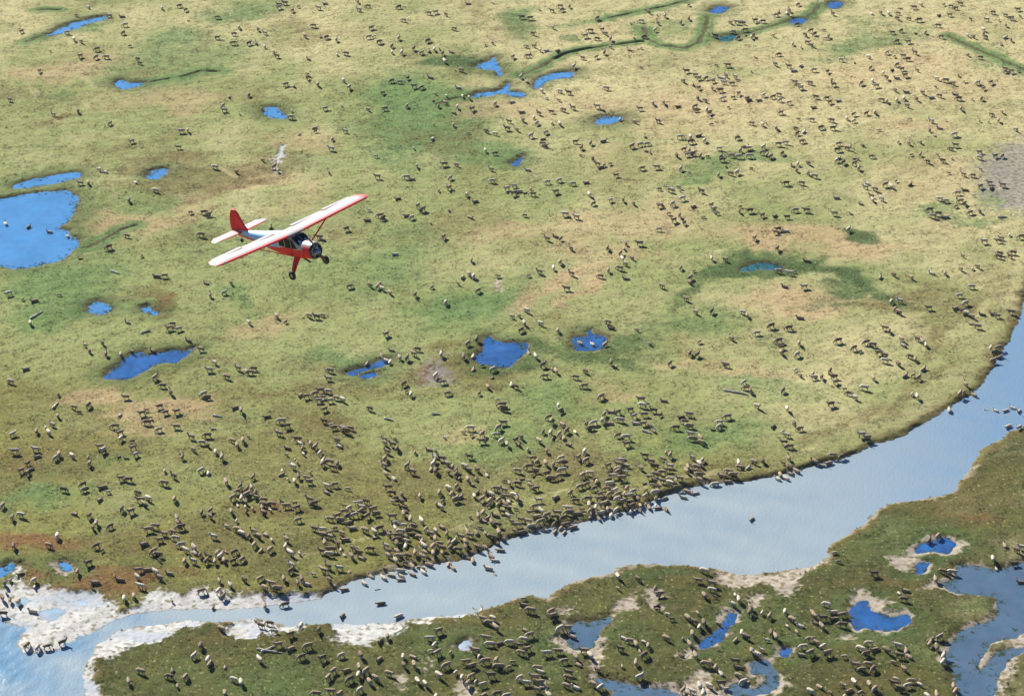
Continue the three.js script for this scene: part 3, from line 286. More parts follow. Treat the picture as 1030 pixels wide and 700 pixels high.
-0.1,-469.9,0,-83.4,-470.5,0,-11.6,-470.5,0,38.6,-470.5,0,53.8,-470.5,0,-30.6,-471.7,0,-59.6,-472.1,0,60.3,-472.1,0,67.9,-472.4,0,-47.6,-472.5,0,-3.3,-472.5,0,10.6,-472.5,0,50.4,-472.5,0,53.7,-472.5,0,
51.7,-472.5,0,-12.8,-472.9,0,5.5,-472.9,0,65.7,-473.3,0,67.1,-473.4,0,48.2,-473.7,0,50.4,-474.1,0,-43.9,-474.3,0,7.4,-474.7,0,-30.5,-474.9,0,12.3,-474.9,0,53.3,-474.9,0,-50.8,-475.3,0,-3.2,-475.3,0,
-44.7,-475.4,0,-6.5,-475.7,0,-43.4,-475.7,0,-46,-475.8,0,6.7,-475.9,0,-81.7,-476.1,0,47.7,-476.1,0,69.1,-476.1,0,17.5,-476.9,0,-5,-477.3,0,5.2,-477.3,0,36,-477.7,0,65.1,-477.7,0,-50.1,-478.1,0,
16.7,-478.1,0,26.6,-478.1,0,-20.6,-478.6,0,-24.5,-478.6,0,63,-479,0,35.5,-479,0,-17.8,-479.8,0,-21.3,-479.8,2,68.2,-479.8,0,81.4,-479.8,0,-8.2,-480.2,0,-19,-480.2,0,4,-480.6,0,67.5,-481,0,
63.2,-481.3,0,-22.1,-481.4,0,-12,-481.4,0,-68.9,-481.6,0,82.8,-481.7,0,31.4,-481.7,0,-66.4,-481.8,0,-16.7,-481.8,0,-6.6,-481.8,0,48.4,-481.8,0,62.3,-482.3,0,30.2,-482.3,0,2.9,-482.7,0,45.7,-482.7,0,
82.1,-482.8,0,-71.9,-483.1,0,59.2,-483.4,0,-52.9,-483.5,0,-64.7,-483.5,0,-61.2,-483.9,0,-20.5,-483.9,0,-16.1,-483.9,0,81.6,-484.3,0,58.3,-484.4,0,45.9,-484.7,0,83,-484.7,0,61.6,-485.5,0,-72.9,-485.6,0,
70.7,-485.6,0,-7.6,-486,0,15.9,-486,0,66.9,-486,0,23.6,-486.2,0,49.1,-486.4,0,60.6,-486.4,0,-70.1,-486.6,0,13.8,-487,2,70.3,-487.1,0,32.1,-487.3,0,45.7,-487.3,0,55.9,-487.3,0,11.7,-487.4,2,
-55.5,-487.7,0,-6.1,-488.1,0,66.8,-488.1,0,69.6,-488.2,0,37.7,-488.5,0,-21.7,-490.2,0,42.2,-490.6,0,65.1,-491.5,0,1.5,-491.9,0,7.9,-491.9,0,-57.6,-492.3,0,21.6,-492.3,0,-59.2,-492.8,0,47.9,-492.8,0,
64.5,-492.8,0,17.2,-493.2,0,44.9,-493.6,0,80.6,-493.6,0,-58.9,-494.5,0,-83.6,-494.9,0,2.1,-494.9,0,5,-494.9,0,-45.7,-495.4,0,16.7,-495.4,0,79.8,-495.4,0,-66.8,-495.8,0,-39.4,-496.2,0,50.2,-497.5,0,
-34.1,-497.9,0,-0,-497.9,0,41,-498,0,80.3,-498.3,0,-41.1,-498.4,0,84.7,-498.4,0,-35.4,-498.4,0,1.2,-498.4,0,-33.1,-498.8,0,40.4,-499.3,0,82.3,-499.3,0,79.6,-499.4,0,32.1,-499.7,0,34.9,-499.7,0,
84.2,-499.7,0,67.7,-499.7,0,87.4,-500.1,0,2.6,-500.6,0,79,-500.6,0,67.2,-501,0,77.9,-501.9,0,73.2,-501.9,0,79.9,-503.7,0,-11.7,-504.1,0,66.9,-504.4,0,-84.3,-505,0,68.5,-505,0,30.7,-505.5,0,
-86.5,-505.9,0,-53.5,-507.3,0,79.3,-507.3,0,-80.3,-507.7,0,-17.2,-507.7,0,-89.3,-508.2,0,-51.1,-508.6,0,-21.7,-508.6,0,-6,-509.5,0,-23.1,-510.4,0,9.7,-510.4,0,-29,-511.3,0,-14.3,-511.3,0,26.7,-511.3,0,
82,-511.3,0,-24,-511.3,0,52.1,-511.4,0,48.7,-511.8,0,-25.3,-511.8,0,-9.6,-512.7,0,-54.7,-513.2,0,-50.3,-513.2,0,-23.6,-513.2,0,31.8,-513.2,0,31.9,-515,0,20.5,-515.5,0,71.7,-515.5,0,-6.9,-515.9,0,
-8.9,-515.9,0,66.2,-515.9,0,-63.9,-516.4,0,-62.5,-516.4,0,-2.5,-516.4,0,3,-516.4,0,15.9,-516.4,0,68.7,-516.7,0,-7.7,-516.9,0,10.7,-517.3,0,78,-517.4,0,4.9,-517.8,0,50.1,-517.8,0,75.7,-517.8,0,
32.8,-518.5,0,17.4,-518.7,0,48.2,-518.7,0,51,-518.7,0,81.1,-519.4,0,7.5,-519.7,0,30.5,-519.7,0,83.3,-519.7,0,19.5,-519.8,0,84.3,-520.6,0,20.5,-522,0,8.7,-522.5,0,-7.4,-523.4,0,53.7,-523.9,0,
20.1,-523.9,0,38.8,-524.1,0,36.4,-524.4,0,21.9,-524.8,0,-78.7,-524.9,0,88.8,-525.3,0,90.9,-525.4,0,-67.6,-525.8,0,82.3,-525.8,0,89.2,-526.7,0,-21.4,-526.8,0,19.8,-526.8,0,91.7,-527,0,10.8,-529.2,0,
17.5,-529.2,0,48.7,-529.2,0,20.6,-529.2,0,-74.1,-529.7,0,21,-531.6,0,23.5,-531.6,0,87.2,-532.6,0,89.9,-533.1,0,-35,-533.5,0,6.5,-533.9,0,9,-534,0,44.9,-534.5,0,90.6,-534.5,0,-35.7,-534.6,0,
-12.7,-535,0,94.4,-535,0,-71.4,-535.5,0,8.1,-535.5,0,-57.7,-536,0,92.4,-536.2,0,-82.6,-536.5,2,49.1,-537.1,0,51,-538,0,49.6,-538.5,0,62.7,-538.5,0,-86.2,-538.6,2,-30.9,-539,0,27.4,-539,0,
-45.1,-540,0,-90.5,-541.1,2,32.3,-542.2,0,-15.3,-542.5,0,-95,-542.6,2,30.4,-543.5,0,-27.2,-544,0,-24.3,-544.9,0,12.1,-545,0,-18.9,-545,0,51.8,-545,0,10.8,-545.2,0,-7.9,-545.5,0,79.3,-545.5,0,
81.7,-545.5,0,36.1,-545.7,0,2.4,-546,0,31.6,-546,0,47.2,-546,0,-24.9,-546.1,0,49.6,-546.2,0,10,-546.3,0,-57.3,-546.5,0,-19.9,-546.5,0,80.4,-546.5,0,60.9,-546.9,0,38.8,-547.1,0,29.6,-547.1,0,
64.1,-547.1,0,86.6,-547.3,0,-60.8,-547.6,0,-58.2,-547.6,0,88.4,-547.8,0,43,-548.1,0,45,-548.3,0,55.7,-548.4,0,53.7,-548.6,0,79.1,-548.6,0,-27.1,-549.1,0,-16.9,-549.1,0,-12,-549.1,0,38.2,-549.1,0,
-17.9,-550.7,0,43.4,-550.7,0,84.3,-550.7,0,28.1,-551,0,34.5,-551.2,0,37.9,-551.2,0,15.5,-551.7,0,86.1,-551.8,0,23.1,-552.2,0,30.6,-552.2,0,66.5,-552.2,0,28.5,-552.2,0,85.5,-553,0,-73.1,-553.3,0,
-7,-553.3,0,82.7,-553.3,0,18.8,-553.6,0,21.2,-553.8,0,68.8,-553.8,0,70.5,-554.3,0,81.7,-554.3,0,-21.8,-554.8,0,32.6,-554.8,0,85,-555,0,62.1,-555.3,0,68.8,-555.9,0,-8.7,-556.4,0,14.8,-556.4,0,
88.5,-556.5,0,4,-556.9,0,0.3,-557.2,0,85.5,-557.4,0,2.5,-558,0,8.4,-558.2,0,-68.5,-558.5,0,36.4,-558.5,0,1.3,-558.6,0,30.5,-558.9,0,-14.1,-559,0,32.3,-559,0,69.9,-559.5,0,-1,-559.6,0,
3.6,-559.6,0,87.3,-559.6,0,28.4,-560,0,-12.1,-560.1,0,31,-560.1,0,92.5,-560.6,0,68.2,-560.6,0,32.2,-560.8,0,73.2,-561,0,90.4,-561.1,0,0.4,-561.2,0,30.1,-561.5,0,72.1,-561.8,0,94.8,-561.9,0,
53,-562.2,0,56,-562.3,0,11.8,-562.5,0,77,-562.5,0,-83.5,-562.8,0,-82,-562.8,0,68.8,-562.8,0,-72.9,-563.3,0,6.9,-563.3,0,14.4,-563.3,0,92.5,-563.3,0,-3.8,-563.8,0,9.2,-564.4,0,74.5,-564.4,0,
-19.4,-564.9,0,-12,-565.5,0,-20.5,-565.5,0,-26.2,-566,0,58.9,-566.5,0,20.3,-567.1,0,40.2,-567.1,0,89.8,-567.2,0,88,-567.6,0,42.6,-567.8,0,57.7,-568.2,0,43.9,-568.3,0,-35.7,-568.7,0,85.3,-568.7,0,
34.5,-569.2,0,-79.5,-569.3,0,-53.9,-569.3,0,55.6,-569.7,0,-45.8,-569.8,0,-80.8,-570.4,0,-4.1,-570.4,0,3.1,-570.4,0,33,-570.4,0,25.5,-570.9,0,46.9,-570.9,0,67.9,-570.9,0,91.8,-570.9,0,-58.2,-571.5,0,
28.4,-571.6,0,17.4,-571.7,0,-46.7,-572,0,-18.7,-572,0,41.9,-572,0,55.2,-572.4,0,18.1,-572.8,0,16.8,-572.9,0,-13.3,-573.1,0,-10.9,-573.1,0,56.2,-573.3,0,19.3,-573.5,0,67.4,-573.7,0,58.3,-574,0,
65.2,-574.1,0,81.9,-574.8,0,41.5,-575.3,0,64,-575.3,0,84.9,-575.3,0,-49.2,-575.9,0,15.9,-575.9,0,67.9,-576.7,0,92.4,-576.8,0,64.6,-577,0,86.9,-577,0,44.8,-577.2,0,51.1,-577.5,0,-26.9,-577.6,0,
46.9,-577.6,0,71.1,-577.6,0,95.6,-577.6,0,97,-577.6,0,38.7,-577.7,0,43.6,-577.8,0,32.6,-578,0,13.6,-578.1,0,37.3,-578.1,0,41.3,-578.1,0,34.7,-578.6,0,79.1,-578.7,0,80.9,-578.7,0,50.5,-578.8,0,
84.3,-578.8,0,35.9,-579.2,0,-3.3,-579.3,0,53.6,-579.4,0,49.7,-579.8,0,92.8,-579.8,0,35.2,-580.4,0,27.4,-580.4,0,-5.3,-581,0,45.4,-581,0,64.7,-581,0,36.2,-581.2,0,47.3,-581.3,0,-36,-581.5,0,
26.5,-581.5,0,34.2,-581.5,0,66.8,-582,0,13.8,-582.1,0,41.3,-582.1,0,87.4,-582.1,0,47.3,-582.6,0,-66.5,-582.7,0,-19.6,-582.7,0,50.1,-582.7,0,6.6,-583.2,0,23.9,-583.3,0,66.9,-583.3,0,46.5,-583.7,0,
88.6,-583.8,0,25.6,-584.4,0,65.3,-584.4,0,70,-584.4,0,6.1,-584.4,0,53.3,-584.5,0,79.3,-584.9,0,15.7,-584.9,0,27,-584.9,0,12.7,-585.5,0,54.8,-585.5,0,77.3,-585.5,0,81.7,-585.5,0,-76.2,-586.1,0,
35.8,-586.1,0,58.1,-586.1,0,18.3,-586.7,0,38.6,-586.8,0,-36.1,-587.2,0,6.2,-587.8,0,-16,-588.4,0,45.3,-588.4,0,33.8,-588.9,0,35.9,-589,0,3.8,-589.4,0,26.8,-589.6,0,85.1,-589.6,0,89.1,-589.6,0,
-42.8,-590.1,0,37.6,-590.1,0,-3.4,-590.7,0,57.5,-590.7,0,-8.8,-591.3,0,6.8,-591.3,0,-66.8,-591.9,0,-39.7,-591.9,0,-33.7,-591.9,0,59,-591.9,0,84.4,-592.3,0,-5.2,-592.5,0,74.3,-592.5,0,-65.6,-592.5,0,
1,-593.1,0,101.9,-593.1,0,65,-593.5,0,-1,-593.7,0,57.5,-593.7,0,86.7,-593.7,0,-40,-594.2,0,53.5,-594.2,0,62.6,-594.2,0,50.9,-596,0,9.7,-596,0,-11.9,-596,0,5,-596.5,0,-81.8,-596.6,0,
8.1,-596.6,0,40.6,-596.6,0,48.7,-596.6,0,51.7,-597.2,0,-0.6,-597.8,0,25.1,-597.8,0,69.6,-597.8,0,85.4,-597.8,0,97.1,-597.8,0,2.2,-598.4,0,29.8,-598.4,0,65.2,-598.4,0,99.2,-598.4,0,95.4,-598.4,0,
61.2,-599,0,22.1,-599.2,0,68.4,-599.5,0,58.6,-599.6,0,81.3,-599.6,0,4.5,-599.7,0,-45.3,-600.2,0,-94,-602,0,-55.8,-602,0,70,-602,0,98.3,-602,0,5.5,-602.6,0,72.7,-602.6,0,74.5,-603.1,0,
40.6,-603.2,0,55.2,-603.2,0,8.1,-603.4,0,-89.2,-603.8,0,-12,-603.8,0,2,-603.8,0,100.7,-603.9,0,-59.2,-604.4,0,-45.3,-604.4,0,10.6,-604.4,0,-29.6,-605,0,18.6,-605,0,37.8,-605,0,40.1,-605,0,
-38.5,-605.6,0,-26.2,-605.6,0,-8.2,-605.6,0,12.5,-605.6,0,26.4,-605.6,0,92.5,-605.6,0,-51.6,-606.2,0,37.8,-606.8,0,-11.3,-606.8,0,17.6,-606.8,0,44.7,-606.8,0,62.3,-606.8,0,67.2,-606.8,0,-59.7,-607.4,0,
-35.1,-607.4,0,-21.7,-607.4,0,-15.2,-607.4,0,34.3,-607.4,0,81.6,-607.4,0,-3.5,-608.1,0,29.2,-608.7,0,31.4,-609.2,0,-13.8,-609.3,0,57.4,-609.3,0,77.7,-609.8,0,0,-609.9,0,65.9,-609.9,0,40,-610.5,0,
9.7,-610.5,0,79.8,-610.6,0,55.6,-610.6,0,76.7,-610.6,0,49.2,-610.8,0,67.8,-611,0,-104.3,-611.1,0,-16.3,-611.1,0,51.3,-611.1,0,84,-611.4,0,-8.9,-611.8,0,7.2,-611.8,0,43.7,-611.8,0,38.6,-611.8,0,
92.9,-611.8,0,97.6,-611.8,0,81.5,-611.8,0,95.6,-611.8,0,65.5,-612.3,0,48.9,-612.4,0,46,-612.4,0,-10.3,-613,0,54.4,-613,0,63.3,-613,0,87.4,-613,0,89.1,-613.6,0,-59,-613.6,0,-13.7,-613.6,0,
44.3,-613.6,0,52.5,-614.1,0,-54.9,-614.2,0,55.7,-614.2,0,47.3,-614.6,0,-16,-614.9,0,92.6,-614.9,0,11.8,-615.1,0,-27,-615.5,0,85.7,-615.5,0,82.5,-616.1,0,10,-616.1,0,6.2,-616.7,0,43.6,-616.7,0,
80.2,-616.7,0,19.8,-618,0,42,-618.1,0,-34.2,-618.6,0,-19,-618.6,0,-11.3,-618.6,0,39.2,-618.6,0,60.6,-618.6,0,99,-618.6,0,-20.6,-619.3,0,76.5,-619.3,0,89,-619.3,0,-45.9,-619.9,0,60.2,-620.4,0,
-47.6,-620.5,0,-40.9,-620.5,0,67.7,-620.5,0,46.3,-620.9,0,38.1,-621.2,0,73.6,-621.2,0,92.9,-621.6,0,44.6,-621.8,0,62.8,-621.8,0,98.2,-621.8,0,101,-622.2,0,-23.7,-622.4,0,59.7,-622.4,0,95.9,-622.4,0,
76.1,-622.7,0,-35.6,-623.1,0,-25.4,-623.1,0,3.1,-623.1,0,36.1,-623.1,0,67.5,-623.1,0,91.6,-623.1,0,42.4,-623.3,0,47.6,-623.7,0,79.4,-624.4,0,89.9,-624.4,0,44.9,-624.6,0,42.4,-624.7,0,-43.3,-625,0,
-22.1,-625,0,39.5,-625,0,81.5,-625,0,41.1,-625,0,-17.3,-625.6,0,1.9,-625.6,0,47.3,-625.6,0,44.1,-625.7,0,83.4,-626.3,0,45.4,-626.4,0,38.9,-626.9,0,94.8,-626.9,0,-43.5,-627.6,0,78.9,-627.6,0,
106.3,-628.9,0,67.2,-628.9,0,105,-628.9,0,-100.7,-629.5,0,-10.8,-629.5,0,37.2,-629.5,0,51,-629.5,0,107.9,-629.5,0,64.4,-630.1,0,-12.1,-630.2,0,60.1,-630.2,0,81.1,-630.2,0,86.4,-630.2,0,105.2,-630.3,0,
83.2,-630.5,0,76.6,-631.5,0,13.2,-632.1,0,27.6,-632.1,0,59.3,-632.8,0,46.2,-633,0,61.9,-633.5,0,43.8,-633.5,0,82.5,-633.5,0,56.4,-634.1,0,-79.9,-634.8,0,-14.5,-635.4,0,73.6,-635.4,0,70.9,-636.8,0,
-80.6,-637.4,0,-43.8,-637.4,0,85.3,-637.4,0,101,-638.1,0,15.2,-638.3,0,-87.6,-638.8,0,-89.8,-638.8,0,0.2,-638.8,0,18.2,-638.8,0,52.7,-638.8,0,76.9,-638.8,0,82.6,-639.3,0,-93.3,-639.4,0,-50.8,-639.4,0,
3.4,-639.4,0,84.5,-639.4,0,57.7,-640.1,0,98.5,-640.1,0,-37.8,-640.4,0,-35.9,-640.8,0,-15,-640.8,0,-23.9,-641.4,0,-19.6,-641.4,0,20,-641.4,0,3.8,-641.5,0,-26,-641.7,0,81.3,-641.7,0,87.3,-641.7,0,
-13.1,-642.1,0,-18,-642.7,0,25.9,-642.7,0,-100.2,-642.8,0,-51.7,-642.8,0,9.9,-643.3,0,-16.9,-643.4,0,6.1,-643.5,0,7.5,-643.5,0,25.3,-643.9,0,-90.2,-644.1,0,-21.4,-644.1,0,-15.8,-644.3,0,28.1,-644.8,0,
21.4,-645.5,0,62.9,-645.5,0,-53.9,-645.8,0,-83.3,-646.2,0,-26.2,-646.2,0,3,-646.2,0,4.8,-646.4,0,65.3,-646.7,0,-5.8,-646.9,0,61.3,-647.5,0,106.9,-647.5,0,-61,-648.2,0,-57.5,-648.2,0,-4.3,-648.2,0,
64.6,-648.3,0,-56,-648.5,0,-94.3,-648.9,0,-29.1,-648.9,0,86.7,-648.9,0,84.2,-649,0,-18.5,-649.6,0,-96,-650.3,0,-38.5,-650.3,0,109.4,-650.3,0,21.6,-651,0,68.9,-651.6,0,-64.7,-651.7,0,-24.9,-651.7,0,
18.7,-651.7,0,104,-651.7,0,49.7,-652,0,-40.8,-652.1,0,26.8,-652.1,0,52.6,-652.3,0,-31.5,-652.3,0,94.3,-652.3,0,108.4,-652.3,0,101.4,-652.5,0,69.6,-652.8,0,-45.6,-653,0,-42.1,-653,0,29,-653,0,
-30.3,-653.1,0,100.3,-653.5,0,53.2,-653.5,0,16.1,-653.5,0,64.5,-653.7,0,44.8,-653.7,0,57.5,-653.7,0,-61.3,-654.4,0,66.7,-654.4,0,51.6,-654.4,0,103.9,-654.4,0,83.9,-654.9,0,-85.8,-655.1,0,-98.1,-655.1,0,
-54.5,-655.1,0,4.6,-655.1,0,20.6,-655.1,0,89.1,-655.1,0,91.2,-655.2,0,-108.4,-656.5,0,48.9,-656.5,0,86,-656.5,0,66.1,-656.7,0,17.3,-657.2,0,31.6,-657.2,0,104.3,-657.2,0,69,-657.2,0,51.6,-657.5,0,
-56.3,-657.9,0,20,-657.9,0,-12.8,-658.2,0,-31.2,-658.6,0,-60.6,-659.3,0,9,-659.6,0,-44.1,-660,0,94.6,-660,0,-86,-660.7,0,109.7,-660.7,0,63.4,-661.5,0,32.5,-662.2,0,37.6,-662.2,0,26.4,-662.5,0,
51.6,-662.7,0,50.2,-662.8,0,48.7,-662.9,0,28.8,-663.6,0,56,-663.6,0,51.1,-664,0,54.3,-664.1,0,-72.3,-664.3,0,-24.2,-664.3,0,90.9,-664.3,0,106,-664.3,0,108.7,-664.4,0,39.5,-665,0,102.5,-665,0,
88.8,-665.5,0,111.6,-665.6,0,4,-665.7,0,19.1,-665.7,0,86.2,-665.7,0,2.2,-666.4,0,-66,-666.5,0,-90.3,-667.2,0,-87.4,-667.2,0,34.3,-667.2,0,113.9,-667.2,0,-97.8,-667.9,0,62.6,-667.9,0,98.2,-667.9,0,
110.7,-667.9,0,95.8,-668,0,59.3,-668.1,0,-14.9,-668.6,0,32.5,-668.6,0,72,-668.6,0,84.6,-669.1,0,-18.7,-669.3,0,80.8,-669.3,0,86.8,-669.3,0,82.8,-669.5,0,108.2,-669.9,0,-17.2,-670.1,0,30.8,-670.1,0,
61.9,-670.1,0,60.1,-670.8,0,9,-671.5,0,-73.6,-671.5,0,-49.5,-671.5,0,-34.5,-671.5,0,62.5,-671.6,0,11.2,-672.2,0,6.3,-672.2,0,114.2,-672.2,0,-79.1,-673,0,-43.7,-673,0,100.2,-673,0,87.9,-673.7,0,
-95.8,-673.7,0,-52.7,-673.7,0,-25.6,-673.7,0,90.9,-673.7,0,-75.3,-674.4,0,-48.3,-674.4,0,-32.6,-674.4,0,13,-674.4,0,99.3,-674.4,0,10.9,-674.5,0,40,-675.2,0,64.8,-675.9,0,92.7,-675.9,0,97.9,-675.9,0,
101.7,-676.3,0,-52.9,-676.7,0,-42.4,-676.7,0,-9.9,-676.7,0,-51.6,-676.9,0,-35,-677.4,0,-4.5,-677.4,0];
const PLANE = { at: [-15.5515, 134.6733, -202.4217], forward: [0.6730, 0.1565, 0.7229], left: [0.7169, 0.1021, -0.6896], up: [-0.1818, 0.9824, -0.0435] };

// ---------------------------------------------------------------- helpers
let seed = 20231;
const rnd = () => { seed = (seed + 0x6D2B79F5) | 0; let t = Math.imul(seed ^ (seed >>> 15), 1 | seed); t = (t + Math.imul(t ^ (t >>> 7), 61 | t)) ^ t; return ((t ^ (t >>> 14)) >>> 0) / 4294967296; };
const PERM = new Uint8Array(512); { const p = [...Array(256).keys()]; for (let i = 255; i > 0; i--) { const j = Math.floor(rnd() * (i + 1)); [p[i], p[j]] = [p[j], p[i]]; } for (let i = 0; i < 512; i++) PERM[i] = p[i & 255]; }
const GX = new Float32Array(256), GY = new Float32Array(256); for (let i = 0; i < 256; i++) { GX[i] = Math.cos(i * 2.399963); GY[i] = Math.sin(i * 2.399963); }
function noise(x, y) {                                   // gradient noise, about -0.7 to 0.7
  const xi = Math.floor(x), yi = Math.floor(y), fx = x - xi, fy = y - yi, X = xi & 255, Y = yi & 255;
  const a = PERM[PERM[X] + Y], b = PERM[PERM[X + 1] + Y], c = PERM[PERM[X] + Y + 1], d = PERM[PERM[X + 1] + Y + 1];
  const u = fx * fx * fx * (fx * (fx * 6 - 15) + 10), v = fy * fy * fy * (fy * (fy * 6 - 15) + 10);
  const n0 = GX[a] * fx + GY[a] * fy, n1 = GX[b] * (fx - 1) + GY[b] * fy, n2 = GX[c] * fx + GY[c] * (fy - 1), n3 = GX[d] * (fx - 1) + GY[d] * (fy - 1);
  return n0 + u * (n1 - n0) + v * (n2 - n0 + u * (n0 - n1 - n2 + n3));
}
const clamp = (x, a = 0, b = 1) => x < a ? a : x > b ? b : x;
const smooth = (a, b, x) => { const t = clamp((x - a) / (b - a)); return t * t * (3 - 2 * t); };
const lerp = (a, b, t) => a + (b - a) * t;
const used = new Map();
function numbered(name) { const n = used.get(name) || 0; used.set(name, n + 1); return n ? `${name}_${String(n).padStart(3, '0')}` : name; }
function top(o, name, label, category, group, kind) {
  o.name = numbered(name); o.userData.label = label;
  if (category) o.userData.category = category;
  if (group) o.userData.group = group;
  if (kind) o.userData.kind = kind;
  scene.add(o); return o;
}
function part(name, geometry, material, parent) {
  const m = new THREE.Mesh(geometry, material); m.name = name; m.castShadow = m.receiveShadow = true; parent.add(m); return m;
}

// ---------------------------------------------------------------- survey rasters: signed distance to water, mud, ditches
const X0 = -150, X1 = 150, Z0 = -745, Z1 = -335, CELL = 0.35;
const NX = Math.round((X1 - X0) / CELL) + 1, NZ = Math.round((Z1 - Z0) / CELL) + 1;
const FAR = 9, GRASS = 260000;
function closedCurve(flat) {                             // Catmull-Rom through the surveyed points
  const n = flat.length / 2, out = [];
  for (let i = 0; i < n; i++) {
    const p = k => [flat[((i + k + n) % n) * 2], flat[((i + k + n) % n) * 2 + 1]];
    const [a, b, c, d] = [p(-1), p(0), p(1), p(2)], len = Math.hypot(c[0] - b[0], c[1] - b[1]), steps = clamp(Math.ceil(len / 1.5), 1, 12);
    for (let s = 0; s < steps; s++) {
      const t = s / steps, q = [0, 1].map(j => 0.5 * (2 * b[j] + (c[j] - a[j]) * t + (2 * a[j] - 5 * b[j] + 4 * c[j] - d[j]) * t * t + (3 * b[j] - a[j] - 3 * c[j] + d[j]) * t * t * t));
      out.push(q);
    }
  }
  return out;
}
function splatSegments(field, owner, id, P, closed) {
  for (let i = closed ? 0 : 1; i < P.length; i++) {
    const a = P[(i - 1 + P.length) % P.length], b = P[i], dx = b[0] - a[0], dz = b[1] - a[1], l2 = dx * dx + dz * dz + 1e-9;
    const i0 = Math.max(0, Math.floor((Math.min(a[0], b[0]) - FAR - X0) / CELL)), i1 = Math.min(NX - 1, Math.ceil((Math.max(a[0], b[0]) + FAR - X0) / CELL));
    const j0 = Math.max(0, Math.floor((Math.min(a[1], b[1]) - FAR - Z0) / CELL)), j1 = Math.min(NZ - 1, Math.ceil((Math.max(a[1], b[1]) + FAR - Z0) / CELL));
    for (let j = j0; j <= j1; j++) for (let k = i0; k <= i1; k++) {
      const px = X0 + k * CELL - a[0], pz = Z0 + j * CELL - a[1], t = clamp((px * dx + pz * dz) / l2), ex = px - t * dx, ez = pz - t * dz, d = Math.sqrt(ex * ex + ez * ez), at = j * NX + k;
      if (d < field[at]) { field[at] = d; if (owner) owner[at] = id; }
    }
  }
}
function fillInside(mask, id, P) {
  for (let j = 0; j < NZ; j++) {
    const z = Z0 + j * CELL, xs = [];
    for (let i = 0; i < P.length; i++) { const a = P[(i - 1 + P.length) % P.length], b = P[i]; if ((a[1] > z) !== (b[1] > z)) xs.push(a[0] + (z - a[1]) / (b[1] - a[1]) * (b[0] - a[0])); }
    xs.sort((p, q) => p - q);
    for (let i = 0; i + 1 < xs.length; i += 2)
      for (let k = Math.max(0, Math.ceil((xs[i] - X0) / CELL)); k <= Math.min(NX - 1, Math.floor((xs[i + 1] - X0) / CELL)); k++) mask[j * NX + k] = id;
  }
}
const wDist = new Float32Array(NX * NZ).fill(FAR), wOwner = new Int16Array(NX * NZ).fill(-1), wMask = new Int16Array(NX * NZ).fill(-1);
WATER.forEach(([, , flat], id) => { const P = closedCurve(flat); splatSegments(wDist, wOwner, id, P, true); fillInside(wMask, id, P); });
for (let i = 0; i < wDist.length; i++) if (wMask[i] >= 0) { wDist[i] = -wDist[i]; wOwner[i] = wMask[i]; }
const mDist = [0, 1, 2].map(() => new Float32Array(NX * NZ).fill(FAR));
{ const masks = mDist.map(() => new Int16Array(NX * NZ).fill(-1));
  MUD.forEach(([type, flat], id) => { const P = closedCurve(flat); splatSegments(mDist[type - 1], null, 0, P, true); fillInside(masks[type - 1], id, P); });
  mDist.forEach((f, t) => { for (let i = 0; i < f.length; i++) if (masks[t][i] >= 0) f[i] = -f[i]; }); }
const dDist = new Float32Array(NX * NZ).fill(FAR), dOwner = new Int16Array(NX * NZ).fill(-1);
DITCHES.forEach(([, , flat], id) => { const P = []; for (let i = 0; i < flat.length; i += 2) P.push([flat[i], flat[i + 1]]); splatSegments(dDist, dOwner, id, P, false); });
const tDist = new Float32Array(NX * NZ).fill(FAR);
TRAILS.forEach(flat => { const P = []; for (let i = 0; i < flat.length; i += 2) P.push([flat[i], flat[i + 1]]); splatSegments(tDist, null, 0, P, false); });
function riverZ(x) { for (let i = 2; i < RIVER_LINE.length; i += 2) if (x < RIVER_LINE[i]) { const t = clamp((x - RIVER_LINE[i - 2]) / (RIVER_LINE[i] - RIVER_LINE[i - 2])); return lerp(RIVER_LINE[i - 1], RIVER_LINE[i + 1], t); } return RIVER_LINE[RIVER_LINE.length - 1]; }
function sample(f, x, z) {
  const gx = clamp((x - X0) / CELL, 0, NX - 1.001), gz = clamp((z - Z0) / CELL, 0, NZ - 1.001), i = Math.floor(gx), j = Math.floor(gz), u = gx - i, v = gz - j, o = j * NX + i;
  return (f[o] * (1 - u) + f[o + 1] * u) * (1 - v) + (f[o + NX] * (1 - u) + f[o + NX + 1] * u) * v;
}
const near = (f, x, z) => f[clamp(Math.round((z - Z0) / CELL), 0, NZ - 1) * NX + clamp(Math.round((x - X0) / CELL), 0, NX - 1)];
const inSurvey = (x, z) => x > X0 && x < X1 && z > Z0 && z < Z1;
const LEVEL = WATER.map(w => w[1] === 'river' ? -0.38 : -0.3);
const shoreWobble = (x, z) => 0.55 * noise(x * 0.3, z * 0.3) + 0.5 * noise(x * 0.8 + 7, z * 0.8) + 0.28 * noise(x * 2.3, z * 2.3 + 3);
function waterAt(x, z) { return sample(wDist, x, z) + shoreWobble(x, z); }
function mudAt(x, z) {                                   // cover of the three kinds of bare ground
  const n = 1.1 * noise(x * 0.2 + 31, z * 0.2) + 1.3 * noise(x * 0.55, z * 0.55 + 11) + 1.3 * noise(x * 1.4 + 5, z * 1.4) + 0.5 * noise(x * 3, z * 3);
  return mDist.map((f, i) => i < 2 ? smooth(i ? 0.1 : 0.5, i ? -0.9 : -0.6, sample(f, x, z) + n) : 0.8 * smooth(3, -4, sample(f, x, z) + 3.5 * n + 5 * noise(x * 0.1, z * 0.06)));
}
